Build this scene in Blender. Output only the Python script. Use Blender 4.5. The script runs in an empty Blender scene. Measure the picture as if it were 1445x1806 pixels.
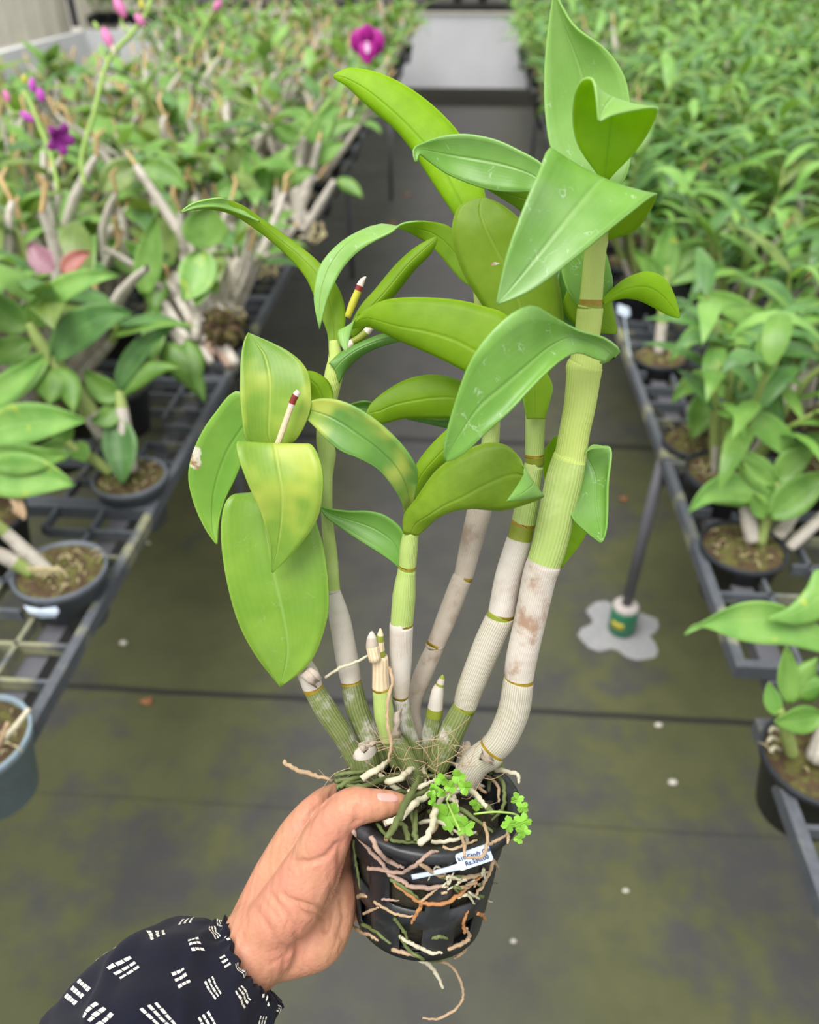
import bpy, bmesh, math, random
from mathutils import Vector, Matrix
from mathutils.bvhtree import BVHTree
R_ = random.Random(7)
S = bpy.context.scene
COL = S.collection

# ------------------------------------------------------------------ camera, light, exposure
F, CX, CY, H = 1390.0, 722.5, 903.0, 1.6
TH = math.atan(1020 / F); PSI = math.atan(118 * math.cos(TH) / F)
FW = Vector((-math.sin(PSI) * math.cos(TH), math.cos(PSI) * math.cos(TH), -math.sin(TH)))
RT = Vector((math.cos(PSI), math.sin(PSI), 0)); UP = RT.cross(FW)
CP = Vector((0, 0, H))
cam = bpy.data.cameras.new('camera'); co = bpy.data.objects.new('camera', cam); COL.objects.link(co)
co.matrix_world = Matrix(((RT.x, UP.x, -FW.x, 0), (RT.y, UP.y, -FW.y, 0), (RT.z, UP.z, -FW.z, H), (0, 0, 0, 1)))
cam.sensor_fit = 'VERTICAL'; cam.sensor_height = 36; cam.lens = F * 36 / 1806; cam.clip_start = .01
cam.dof.use_dof = True; cam.dof.focus_distance = .425; cam.dof.aperture_fstop = 6.5
S.camera = co
S.view_settings.view_transform = 'Standard'; S.view_settings.look = 'None'
S.view_settings.exposure = 0.38; S.view_settings.gamma = 1; S.view_settings.use_curve_mapping = False
W = bpy.data.worlds.new('world'); S.world = W; W.use_nodes = True
wn = W.node_tree.nodes; wl = W.node_tree.links
tc = wn.new('ShaderNodeTexCoord'); sp = wn.new('ShaderNodeSeparateXYZ'); rp = wn.new('ShaderNodeValToRGB')
wl.new(tc.outputs['Generated'], sp.inputs[0]); wl.new(sp.outputs['Z'], rp.inputs[0])
rp.color_ramp.elements[0].position = 0.0; rp.color_ramp.elements[0].color = (.80, .81, .80, 1)
rp.color_ramp.elements[1].position = .8; rp.color_ramp.elements[1].color = (1.0, 1.0, .98, 1)
wl.new(rp.outputs[0], wn['Background'].inputs[0]); wn['Background'].inputs[1].default_value = .85
sun = bpy.data.lights.new('sun', 'SUN'); sun.energy = 3.4; sun.angle = math.radians(40); sun.color = (1, .98, .94)
so = bpy.data.objects.new('sun', sun); COL.objects.link(so); so.rotation_euler = (math.radians(18), math.radians(-14), 0); so.location = (0, 0, 6)

# ------------------------------------------------------------------ helpers
def ray(u, v): return FW + RT * ((u - CX) / F) + UP * ((CY - v) / F)
def P(u, v, d): return CP + ray(u, v) * d
def onz(u, v, z):
    r = ray(u, v); return CP + r * ((z - H) / r.z)
def depth(p): return (Vector(p) - CP).dot(FW)
def proj(p):
    q = Vector(p) - CP; z = q.dot(FW); return CX + F * q.dot(RT) / z, CY - F * q.dot(UP) / z
def hd(v): return .45 - .09 * (1380 - min(v, 1380)) / 1380        # distance of the held plant at a height of it

def tag(o, label=None, cat=None, group=None, kind=None):
    if label: o['label'] = label
    if cat: o['category'] = cat
    if group: o['group'] = group
    if kind: o['kind'] = kind
    return o
def empty(name, loc, label=None, cat=None, group=None):
    o = bpy.data.objects.new(name, None); COL.objects.link(o); o.location = loc; o.empty_display_size = .05
    return tag(o, label, cat, group)
class MB:
    def __init__(s): s.v = []; s.f = []; s.m = []; s.uv = []
    def add(s, vs, fs, mi=0, uvs=None):
        b = len(s.v); s.v += [tuple(x) for x in vs]
        s.uv += list(uvs) if uvs else [(0, 0)] * len(vs)
        for i, f in enumerate(fs):
            s.f.append(tuple(b + k for k in f)); s.m.append(mi[i] if isinstance(mi, list) else mi)
    def mesh(s, name, mats, smooth=True):
        me = bpy.data.meshes.new(name); me.from_pydata(s.v, [], s.f)
        for m in mats: me.materials.append(m)
        me.polygons.foreach_set('material_index', s.m)
        if smooth: me.polygons.foreach_set('use_smooth', [True] * len(s.f))
        ul = me.uv_layers.new(name='UVMap'); idx = [0] * len(me.loops); me.loops.foreach_get('vertex_index', idx)
        flat = []
        for i in idx: flat += s.uv[i]
        ul.data.foreach_set('uv', flat); me.update(); return me
    def build(s, name, mats, parent=None, smooth=True):
        if not isinstance(mats, (list, tuple)): mats = [mats]
        o = bpy.data.objects.new(name, s.mesh(name, mats, smooth)); COL.objects.link(o)
        if parent: setp(o, parent)
        return o
    def box(s, x0, y0, z0, x1, y1, z1, mi=0):
        vs = [(x, y, z) for z in (z0, z1) for y in (y0, y1) for x in (x0, x1)]
        s.add(vs, [(0, 2, 3, 1), (4, 5, 7, 6), (0, 1, 5, 4), (2, 6, 7, 3), (0, 4, 6, 2), (1, 3, 7, 5)], mi)
    def tube(s, pts, rad, n=10, mi=0, caps=True, sub=1, mlist=None, ell=1.0):
        if sub > 1: pts, rad, seg = resample(pts, rad, sub)
        else: seg = list(range(len(pts)))
        pts = [Vector(p) for p in pts]; N = len(pts); nr = None; vs = []; uvs = []; ln = 0
        for i in range(N):
            t = (pts[min(i + 1, N - 1)] - pts[max(i - 1, 0)])
            t = t.normalized() if t.length > 1e-9 else Vector((0, 0, 1))
            if nr is None:
                nr = t.orthogonal().normalized()
                if abs(t.dot(FW)) < .9: nr = (FW - t * FW.dot(t)).normalized()
            nr = (nr - t * nr.dot(t)).normalized(); bn = t.cross(nr)
            if i: ln += (pts[i] - pts[i - 1]).length
            for k in range(n):
                a = 2 * math.pi * k / n
                vs.append(pts[i] + nr * (math.cos(a) * rad[i] * ell) + bn * (math.sin(a) * rad[i])); uvs.append((k / n, ln))
        fs = []; ms = []
        for i in range(N - 1):
            for k in range(n):
                fs.append((i * n + k, i * n + (k + 1) % n, (i + 1) * n + (k + 1) % n, (i + 1) * n + k))
                ms.append(mlist[min(seg[i], len(mlist) - 1)] if mlist else mi)
        if caps:
            fs.append(tuple(range(n))[::-1]); fs.append(tuple((N - 1) * n + k for k in range(n)))
            ms += [ms[0], ms[-1]]
        s.add(vs, fs, ms, uvs)
def cr(p0, p1, p2, p3, t):
    return ((p1 * 2) + (p2 - p0) * t + (p0 * 2 - p1 * 5 + p2 * 4 - p3) * t * t + (p1 * 3 - p0 - p2 * 3 + p3) * t ** 3) * .5
def spl(a, x):                                                      # Catmull-Rom through list a at float index x
    n = len(a); i = min(int(x), n - 2) if n > 1 else 0; t = x - i
    return cr(a[max(i - 1, 0)], a[i], a[min(i + 1, n - 1)], a[min(i + 2, n - 1)], t)
def resample(pts, rad, sub):
    pts = [Vector(p) for p in pts]; P2 = []; R2 = []; sg = []
    for i in range(len(pts) - 1):
        for k in range(sub):
            x = i + k / sub; P2.append(spl(pts, x)); R2.append(rad[i] + (rad[i + 1] - rad[i]) * k / sub); sg.append(i)
    P2.append(pts[-1]); R2.append(rad[-1]); sg.append(len(pts) - 2); return P2, R2, sg
def setp(o, par):
    o.parent = par; w = par.location.copy(); p = par.parent
    while p: w += p.location; p = p.parent
    o.location = o.location - w

# ------------------------------------------------------------------ materials
class NT:
    def __init__(s, name):
        s.m = bpy.data.materials.new(name); s.m.use_nodes = True; s.t = s.m.node_tree; s.n = s.t.nodes
        s.b = s.n['Principled BSDF']; s.out = s.n['Material Output']
    def node(s, ty, ins=None, **kw):
        n = s.n.new('ShaderNode' + ty)
        for k, v in kw.items(): setattr(n, k, v)
        for k, v in (ins or {}).items(): s.put(n.inputs[k], v)
        return n
    def put(s, sock, v):
        if isinstance(v, bpy.types.NodeSocket): s.t.links.new(v, sock)
        else: sock.default_value = v if not (isinstance(v, tuple) and len(v) == 3 and sock.type == 'RGBA') else (*v, 1)
    def math(s, op, a, b=0.0, c=0.0, clamp=False):
        return s.node('Math', {0: a, 1: b, 2: c}, operation=op, use_clamp=clamp).outputs[0]
    def mix(s, f, a, b):
        n = s.node('Mix', data_type='RGBA'); s.put(n.inputs[0], f); s.put(n.inputs[6], a); s.put(n.inputs[7], b); return n.outputs[2]
    def noise(s, vec, scale, detail=3.0, rough=.55):
        return s.node('TexNoise', {'Vector': vec, 'Scale': scale, 'Detail': detail, 'Roughness': rough}).outputs[0]
    def ss(s, x, lo, hi):
        n = s.node('MapRange', {0: x, 1: lo, 2: hi, 3: 0.0, 4: 1.0}, interpolation_type='SMOOTHSTEP'); return n.outputs[0]
    def obj(s): return s.node('TexCoord').outputs['Object']
    def uv(s):
        x = s.node('SeparateXYZ', {0: s.node('TexCoord').outputs['UV']}); return x.outputs[0], x.outputs[1]
    def scale(s, vec, sc):
        return s.node('Mapping', {0: vec, 3: sc}).outputs[0]
    def bump(s, h, st, dist=.001):
        s.put(s.b.inputs['Normal'], s.node('Bump', {'Height': h, 'Strength': st, 'Distance': dist}).outputs[0])
    def set(s, **k):
        for a, v in k.items():
            s.put(s.b.inputs[{'col': 'Base Color', 'rough': 'Roughness', 'spec': 'Specular IOR Level', 'metal': 'Metallic', 'sub': 'Subsurface Weight', 'srad': 'Subsurface Radius', 'sscale': 'Subsurface Scale'}[a]], v)
        return s
def flat(name, col, rough=.6, var=.25, scale=40, spec=.4):
    t = NT(name); n = t.noise(t.obj(), scale, 4)
    t.set(col=t.mix(n, tuple(c * (1 - var) for c in col), tuple(min(1, c * (1 + var)) for c in col)), rough=rough, spec=spec); return t.m
def leafmat(name, dark, light, rib, yellow=0.0, tr=.25, rough=.42, marks=0.0, ribdark=False, fine=60, ycol=(.50, .58, .07), trc=None, scar=False, spec=.5):
    t = NT(name); u, v = t.uv(); o = t.obj()
    a = t.math('ABSOLUTE', t.math('MULTIPLY', t.math('SUBTRACT', u, .5), 2.0))
    n1 = t.noise(o, fine, 4); n2 = t.noise(o, 22, 2)
    col = t.mix(t.ss(t.math('ADD', t.math('MULTIPLY', n1, .4), t.math('MULTIPLY', n2, .7)), .35, .75), dark, light)
    vein = t.math('MULTIPLY', t.math('SINE', t.math('MULTIPLY', u, 95.0)), .5)
    col = t.mix(t.math('MULTIPLY', t.math('ADD', vein, .5), .06), col, rib)
    if yellow:
        n3 = t.noise(t.scale(o, (1, 1, 1)), 30, 2); ym = t.ss(n3, .62 - .3 * yellow, .8 - .3 * yellow)
        col = t.mix(t.math('MULTIPLY', ym, .9), col, ycol)
    wid = t.math('SUBTRACT', .05, t.math('MULTIPLY', v, .03))
    rm = t.math('SUBTRACT', 1.0, t.ss(a, 0.0, .06))
    col = t.mix(t.math('MULTIPLY', rm, .55), col, rib)
    col = t.mix(t.math('MULTIPLY', t.ss(a, .93, 1.0), .5), col, tuple(min(1, c * 1.25 + .03) for c in light))
    if marks:
        wp = t.node('VectorMath', {0: o, 1: t.node('VectorMath', {0: t.node('TexNoise', {'Vector': o, 'Scale': 120.0, 'Detail': 2.0}).outputs[1], 1: (.022, .022, .022)}, operation='MULTIPLY').outputs[0]}, operation='ADD').outputs[0]
        vo = t.node('TexVoronoi', {'Vector': wp, 'Scale': 120.0}, feature='DISTANCE_TO_EDGE').outputs[0]
        mk = t.math('MULTIPLY', t.math('SUBTRACT', 1.0, t.ss(vo, .012, .05)), t.ss(t.noise(o, 130, 3), .56, .68))
        mk = t.math('ADD', mk, t.math('MULTIPLY', t.ss(t.noise(o, 16, 3), .5, .72), .35))
        col = t.mix(t.math('MULTIPLY', mk, marks), col, (.62, .75, .55))
    if scar:
        nn = t.noise(o, 160, 3)
        du = t.math('SUBTRACT', u, t.math('ADD', scar[0], t.math('MULTIPLY', t.math('SUBTRACT', nn, .5), .25)))
        dv = t.math('SUBTRACT', v, scar[1])
        dd = t.math('ADD', t.math('POWER', t.math('DIVIDE', du, scar[2]), 2.0), t.math('POWER', t.math('DIVIDE', dv, scar[3]), 2.0))
        col = t.mix(t.math('SUBTRACT', 1.0, t.ss(dd, .7, 1.1)), col, t.mix(t.ss(nn, .45, .6), (.75, .70, .58), (.40, .22, .09)))
    t.set(col=col, rough=rough, spec=spec)
    hgt = t.math('ADD', t.math('MULTIPLY', t.ss(a, 0.0, .10), 1.0), t.math('ADD', t.math('MULTIPLY', n1, .35), t.math('MULTIPLY', t.noise(o, 45, 2), 2.2)))
    t.bump(t.math('ADD', hgt, t.math('MULTIPLY', vein, .02)), .4, .0010)
    ts = t.node('BsdfTranslucent', {'Color': t.mix(.35, col, trc or (.42, .62, .05))})
    mx = t.node('MixShader', {0: tr, 1: t.b.outputs[0], 2: ts.outputs[0]}); t.t.links.new(mx.outputs[0], t.out.inputs[0]); return t.m
def canemat(name, c0, c1, line, lines=26.0, lamt=.5, blotch=None, bamt=0.0, rough=.55, bump=.3):
    t = NT(name); u, v = t.uv(); o = t.obj()
    w = t.noise(t.node('CombineXYZ', {0: t.math('MULTIPLY', u, 3.0), 1: t.math('MULTIPLY', v, 25.0), 2: 0.0}).outputs[0], 2.0, 2)
    st = t.math('ADD', t.math('MULTIPLY', t.math('SINE', t.math('ADD', t.math('MULTIPLY', u, 6.2832 * lines), t.math('MULTIPLY', w, 9.0))), .5), .5)
    col = t.mix(t.noise(o, 90, 4), c0, c1)
    col = t.mix(t.math('MULTIPLY', t.ss(st, .55, 1.0), lamt), col, line)
    if blotch: col = t.mix(t.math('MULTIPLY', t.ss(t.noise(o, 55, 4, .6), .5, .68), bamt), col, blotch)
    t.set(col=col, rough=rough, spec=.35); t.bump(t.math('ADD', st, t.noise(o, 300, 3)), bump, .0006); return t.m

M = {}
M['leaf_top'] = leafmat('leaf_top_side', (.125, .300, .036), (.20, .415, .066), (.28, .48, .12), tr=.25, marks=.42, rough=.38)
M['leaf_under'] = leafmat('leaf_under_side', (.235, .42, .006), (.325, .52, .010), (.40, .58, .03), tr=.55, rough=.5, fine=150, trc=(.50, .70, .01))
M['leaf_bright'] = leafmat('leaf_under_side_young', (.34, .60, .004), (.46, .74, .008), (.26, .52, .004), tr=.6, rough=.5, fine=170, trc=(.56, .80, .01))
M['leaf_pale'] = leafmat('leaf_top_side_pale', (.21, .43, .075), (.29, .52, .12), (.37, .58, .18), tr=.3, marks=.3)
M['leaf_yellow'] = leafmat('leaf_yellowing', (.15, .31, .025), (.27, .43, .045), (.47, .58, .12), yellow=.62, tr=.3, ycol=(.48, .56, .08))
M['leaf_patch'] = leafmat('leaf_yellow_patch', (.085, .225, .035), (.155, .33, .05), (.09, .23, .035), yellow=.52, tr=.25, ycol=(.46, .52, .09))
M['leaf_drop'] = leafmat('leaf_drooping', (.165, .335, .022), (.25, .43, .040), (.30, .50, .12), tr=.28, marks=.12, rough=.38)
M['leaf_torn'] = leafmat('leaf_torn', (.155, .35, .035), (.25, .46, .055), (.15, .34, .035), yellow=.2, tr=.3, scar=(.06, .48, .10, .055))
M['leaf_spot'] = leafmat('leaf_spotted', (.17, .30, .008), (.235, .375, .014), (.29, .42, .05), tr=.42, rough=.5, fine=170, scar=(.40, .52, .07, .012), trc=(.45, .62, .01))
M['leaf_olive'] = leafmat('leaf_olive_under', (.17, .30, .008), (.25, .40, .014), (.31, .45, .05), tr=.42, rough=.5, fine=220, trc=(.45, .62, .01))
M['leaf_deep'] = leafmat('leaf_deep', (.085, .23, .03), (.15, .34, .05), (.20, .40, .09), tr=.28)
M['cane_green'] = canemat('cane_green', (.30, .42, .10), (.42, .52, .17), (.27, .41, .08), 30, .22, (.50, .58, .24), .4)
M['cane_light'] = canemat('cane_light', (.38, .50, .11), (.48, .56, .16), (.34, .47, .09), 34, .2)
M['sheath'] = canemat('papery_sheath', (.40, .355, .30), (.58, .535, .48), (.70, .66, .60), 46, .45, (.34, .23, .15), .30, .65, .2)
M['sheath_mid'] = canemat('stained_sheath', (.40, .35, .29), (.56, .51, .45), (.66, .61, .54), 46, .4, (.28, .155, .09), .85, .65, .2)
M['sheath_brown'] = canemat('brown_sheath', (.30, .24, .19), (.48, .42, .35), (.58, .52, .44), 38, .4, (.22, .14, .09), .6, .65, .2)
M['sheath_net'] = canemat('netted_sheath', (.30, .28, .19), (.46, .42, .35), (.68, .64, .57), 40, .6, (.26, .27, .12), .35, .65, .25)
M['cane_old'] = canemat('old_cane', (.095, .135, .025), (.20, .24, .075), (.40, .40, .30), 22, .25, (.50, .47, .43), .95, .75, .5)
M['ring'] = flat('node_band', (.28, .19, .012), .45, .5, 200)
M['band_green'] = flat('node_green', (.20, .24, .02), .4, .3, 120)
M['stubtan'] = canemat('tan_sheath', (.62, .48, .30), (.72, .60, .42), (.42, .30, .17), 12, .5)
M['budred'] = flat('dark_red_stub', (.20, .02, .015), .5, .4, 200)
M['budtip'] = flat('dry_stub_tip', (.62, .52, .46), .8, .3, 300)
M['budyellow'] = flat('yellow_stub', (.48, .46, .04), .45, .3, 150)
M['root_white'] = flat('root_white', (.54, .50, .36), .7, .35, 160)
M['root_tan'] = flat('root_tan', (.40, .28, .17), .75, .45, 160)
M['root_pink'] = flat('root_pinkish', (.34, .23, .18), .75, .45, 160)
M['root_green'] = flat('root_green', (.115, .145, .045), .6, .5, 120)
M['root_rust'] = flat('root_rust', (.42, .19, .07), .7, .35, 90)
t = NT('black_plastic'); nn = t.noise(t.obj(), 60, 5); t.set(col=t.mix(t.ss(nn, .45, .8), (.012, .013, .016), (.045, .045, .05)), rough=t.math('ADD', .28, t.math('MULTIPLY', nn, .25)), spec=.5); M['pot_black'] = t.m
M['pot_grey'] = flat('grey_plastic', (.11, .125, .15), .45, .25, 40)
M['pot_dark'] = flat('dark_plastic', (.022, .024, .03), .45, .3, 40)
M['pot_blue'] = flat('blue_grey_plastic', (.22, .29, .34), .5, .2, 40)
t = NT('potting_moss'); o_ = t.obj(); n_ = t.noise(o_, 130, 5, .7); t.set(col=t.mix(t.ss(t.noise(o_, 45, 3), .42, .62), t.mix(n_, (.012, .008, .005), (.15, .085, .04)), t.mix(n_, (.035, .04, .008), (.22, .21, .05))), rough=.95); t.bump(n_, 1.0, .006); M['moss'] = t.m
t = NT('potting_dark'); o_ = t.obj(); n_ = t.noise(o_, 180, 5, .7); t.set(col=t.mix(n_, (.008, .008, .005), (.07, .055, .025)), rough=.95); t.bump(n_, 1.0, .004); M['medium'] = t.m
M['straw'] = flat('straw_moss', (.42, .36, .20), .9, .4, 100)
M['fern'] = leafmat('fern_leaf', (.22, .50, .04), (.34, .66, .08), (.32, .60, .12), tr=.35, fine=200)
M['tag'] = flat('tag_plastic', (.54, .63, .76), .45, .05, 50); M['ink'] = flat('tag_ink', (.05, .06, .14), .6, .1)
t = NT('skin'); o_ = t.obj(); n_ = t.noise(o_, 28, 4); n2 = t.noise(o_, 420, 4); n3 = t.noise(t.scale(o_, (1, 1, 1)), 75, 3)
colr = t.mix(t.ss(n_, .35, .7), (.46, .225, .130), (.52, .215, .145)); colr = t.mix(t.math('MULTIPLY', t.ss(n3, .5, .75), .35), colr, (.58, .32, .21))
t.set(col=colr, rough=.5, spec=.35, sub=.18, sscale=.004); t.b.inputs['Subsurface Radius'].default_value = (1, .4, .22); wr = t.node('TexWave', {'Vector': o_, 'Scale': 55.0, 'Distortion': 9.0, 'Detail': 3.0, 'Detail Scale': 1.2}).outputs[1]
t.bump(t.math('ADD', t.math('ADD', t.math('MULTIPLY', n2, .5), n3), t.math('MULTIPLY', wr, .35)), .42, .0016); M['skin'] = t.m
t = NT('fingernail'); t.set(col=(.60, .32, .28), rough=.3, spec=.5, sub=.1, sscale=.002); M['nail'] = t.m
t = NT('navy_cotton'); u, v = t.uv(); o_ = t.obj(); wv = t.math('MULTIPLY', t.math('SINE', t.math('MULTIPLY', u, 2600.0)), t.math('SINE', t.math('MULTIPLY', v, 6200.0)))
t.set(col=t.mix(t.noise(o_, 60, 3), (.006, .0065, .014), (.012, .0125, .024)), rough=.92, spec=.15); t.b.inputs['Sheen Weight'].default_value = .06; t.bump(t.math('ADD', wv, t.math('MULTIPLY', t.noise(o_, 900, 2), 1.2)), .35, .0005); M['navy'] = t.m
M['thread'] = flat('woven_white_thread', (.74, .71, .62), .85, .15, 500)
# setting
t = NT('weed_mat'); o_ = t.obj(); big = t.noise(o_, 1.7, 5, .62); mid = t.noise(o_, 9, 4, .6); xx = t.node('SeparateXYZ', {0: o_})
base = t.mix(mid, (.040, .0395, .0395), (.071, .069, .068))
side = t.math('ADD', t.ss(t.math('ABSOLUTE', t.math('ADD', xx.outputs[0], .06)), .12, .55), t.math('MULTIPLY', t.math('SUBTRACT', 1.0, t.ss(xx.outputs[1], .9, 2.6)), .35))
alg = t.math('MULTIPLY', t.math('MULTIPLY', t.ss(t.math('ADD', t.math('MULTIPLY', big, .7), t.math('MULTIPLY', mid, .3)), .38, .54), side, clamp=True), t.math('SUBTRACT', 1.0, t.math('MULTIPLY', t.ss(xx.outputs[1], 2.2, 4.0), .8)))
base = t.mix(t.math('MULTIPLY', alg, .72), base, t.mix(mid, (.050, .056, .014), (.105, .112, .028)))
wob = t.math('MULTIPLY', t.noise(o_, 6, 2), .012)
def seam(y, w): return t.math('SUBTRACT', 1.0, t.ss(t.math('ABSOLUTE', t.math('SUBTRACT', t.math('ADD', xx.outputs[1], wob), y)), w * .4, w))
for y, w, k in ((1.345, .014, .85), (2.66, .03, .75), (1.03, .006, .3), (5.6, .03, .3)): base = t.mix(t.math('MULTIPLY', seam(y, w), k), base, (.012, .012, .013))
wv = t.math('MULTIPLY', t.math('SINE', t.math('MULTIPLY', xx.outputs[0], 1400.0)), t.math('SINE', t.math('MULTIPLY', xx.outputs[1], 1400.0)))
t.set(col=base, rough=.62, spec=.35); t.bump(t.math('ADD', wv, mid), .25, .002); M['floor'] = t.m
M['panel'] = flat('pale_panel', (.70, .70, .74), .6, .1, 3)
M['beige'] = flat('beige_sheet', (.74, .70, .60), .8, .2, 6)
M['white'] = flat('white_ledge', (.82, .83, .86), .6, .1, 5)
M['black'] = flat('black_edge', (.015, .015, .016), .6, .3)
t = NT('grid_plastic'); o_ = t.obj(); n_ = t.noise(o_, 9, 4); t.set(col=t.mix(t.ss(n_, .52, .68), t.mix(t.noise(o_, 70, 3), (.050, .057, .070), (.125, .135, .155)), (.26, .26, .16)), rough=.5, spec=.45); M['grid'] = t.m
M['pipe'] = flat('dark_pipe', (.10, .10, .115), .45, .2, 20)
M['concrete'] = flat('concrete_plug', (.42, .38, .36), .85, .2, 60)
M['can_green'] = flat('green_can', (.03, .16, .085), .4, .3, 30); M['can_yellow'] = flat('yellow_patch', (.45, .38, .04), .6, .2)
M['splash'] = flat('cement_splash', (.26, .26, .265), .9, .3, 60)
M['dry'] = flat('dry_leaf', (.30, .13, .06), .8, .35, 80)
M['pebble'] = flat('pale_grit', (.55, .52, .46), .8, .2, 80)
M['bg_leaf'] = leafmat('bench_leaf', (.10, .25, .03), (.21, .39, .07), (.28, .45, .15), yellow=0, tr=.28, fine=18)
M['bg_leaf2'] = leafmat('bench_leaf_light', (.15, .36, .06), (.27, .50, .11), (.36, .55, .18), yellow=.05, tr=.3, fine=18)
M['bg_dark'] = leafmat('bench_leaf_dark', (.05, .15, .03), (.12, .27, .065), (.2, .38, .14), tr=.22, fine=18)
M['bg_cane'] = canemat('bench_cane', (.46, .42, .36), (.68, .63, .56), (.26, .22, .17), 10, .5, (.22, .2, .13), .5)
M['bg_stem'] = canemat('bench_stem', (.20, .30, .07), (.36, .42, .14), (.24, .30, .08), 8, .3)
M['bg_olive'] = leafmat('bench_leaf_olive', (.10, .17, .03), (.22, .32, .07), (.3, .38, .12), tr=.25, fine=18)
M['bg_yellow'] = leafmat('bench_leaf_yellow', (.40, .44, .07), (.55, .56, .14), (.5, .5, .15), tr=.3, fine=18)
M['bg_dry'] = flat('dry_stub', (.60, .42, .20), .8, .35, 60)
M['bg_red'] = leafmat('reddish_leaf', (.30, .07, .06), (.45, .16, .12), (.4, .2, .15), tr=.2, fine=18)
M['bg_plum'] = leafmat('plum_leaf', (.26, .10, .15), (.38, .20, .24), (.3, .2, .2), tr=.2, fine=18)
M['purple'] = flat('magenta_petal', (.38, .005, .24), .5, .35, 60); M['purple2'] = flat('violet_petal', (.42, .05, .40), .5, .3, 60)
M['pinkbud'] = flat('pink_bud', (.58, .16, .36), .5, .35, 80); M['lip'] = flat('pale_lip', (.82, .55, .78), .5, .1)
M['spike'] = flat('flower_stem', (.30, .46, .10), .5, .2, 30)

# ------------------------------------------------------------------ setting
m = MB(); m.box(-7, -1.5, -.05, 7, 14, 0); tag(m.build('floor', M['floor'], smooth=False), kind='structure')
m = MB(); m.box(-1.6, 10.0, .20, 2.6, 10.05, .90); tag(m.build('wall_back', M['panel'], smooth=False), kind='structure')
m = MB(); m.box(-9, 11.6, 0, 9, 11.7, 3.2); tag(m.build('wall_far', M['beige'], smooth=False), kind='structure')
m = MB(); m.box(-3.3, 9.97, .93, 5.0, 11.2, 1.0); tag(m.build('trim_1', M['black'], smooth=False), kind='structure')
def wallrun(name, pts, z0, z1, mt, th=.05, ribs=False):
    m = MB()
    for (a, b) in zip(pts, pts[1:]):
        a = Vector((a.x, a.y, 0)); b = Vector((b.x, b.y, 0)); d_ = (b - a).normalized(); n_ = Vector((-d_.y, d_.x, 0)) * th
        vs = [p + Vector((0, 0, z)) for z in (z0, z1) for p in (a, b, b + n_, a + n_)]; m.add(vs, [(0, 1, 2, 3), (4, 7, 6, 5), (0, 4, 5, 1), (1, 5, 6, 2), (2, 6, 7, 3), (3, 7, 4, 0)])
        if ribs:
            for k in range(1, 8): p = a + (b - a) * (k / 8); m.tube([p + Vector((0, 0, z0)), p + Vector((0, 0, z1))], [.035, .035], 8)
    tag(m.build(name, M[mt], smooth=False), kind='structure')
wa, wb, wc = onz(-60, 108, .9), onz(150, 54, .9), onz(310, 50, .9)
wallrun('wall_left', [wa, wb, wc], .10, .90, 'white')
wallrun('trim_2', [onz(136, 47, .92) + Vector((0, .25, 0)), onz(320, 43, .92) + Vector((0, .25, 0))], .92, .99, 'black', .5)
wallrun('wall_side', [wa + Vector((-.5, .35, 0)), wb + Vector((-.28, .35, 0))], .85, 2.6, 'beige', .04, True)
wallrun('trim_3', [wb + Vector((-.26, .33, 0)), wb + Vector((-.20, .33, 0))], .9, 2.6, 'pipe', .05)
wallrun('wall_side_far', [wb + Vector((-.18, .36, 0)), wb + Vector((.12, .5, 0))], .85, 2.6, 'beige', .04)

# ------------------------------------------------------------------ leaf and stem builders
def leafpts(L, Md, R, face, cup=.004, ref=None, nt=30, ns=10, th=.0010):
    """L, Md, R: equally many world points from base to tip; face 'T' or 'U' is the side seen from the camera at station ref."""
    K = len(L); c2 = []
    for i in range(K):
        a = proj(Md[max(i - 1, 0)]); b = proj(Md[min(i + 1, K - 1)]); l = proj(L[i]); r = proj(R[i])
        c2.append((b[0] - a[0]) * (r[1] - l[1]) - (b[1] - a[1]) * (r[0] - l[0]))
    k = ref if ref is not None else max(range(K), key=lambda i: abs(c2[i]))
    sgn = 1 if c2[k] > 0 else -1                                    # >0: R lies clockwise (image, y down)
    flip = (sgn > 0) != (face == 'T')
    vs = []; uv = []; X = [K - 1 - (K - 1) * (1 - i / nt) for i in range(nt + 1)]
    for x in X:
        l, c, r = spl(L, x), spl(Md, x), spl(R, x)
        for j in range(ns + 1):
            s = -1 + 2 * j / ns
            vs.append(c + (r - l) * (s / 2) + ((r + l) / 2 - c) * (s * s)); uv.append((j / ns, x / (K - 1)))
    n = ns + 1; fs = []
    for i in range(nt):
        for j in range(ns):
            f = (i * n + j, i * n + j + 1, (i + 1) * n + j + 1, (i + 1) * n + j)
            fs.append(f[::-1] if flip else f)
    return vs, fs, uv
def solid(o, th):
    md = o.modifiers.new('thickness', 'SOLIDIFY'); md.thickness = th; md.offset = -1; md.material_offset = 1; md.material_offset_rim = 0
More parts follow.
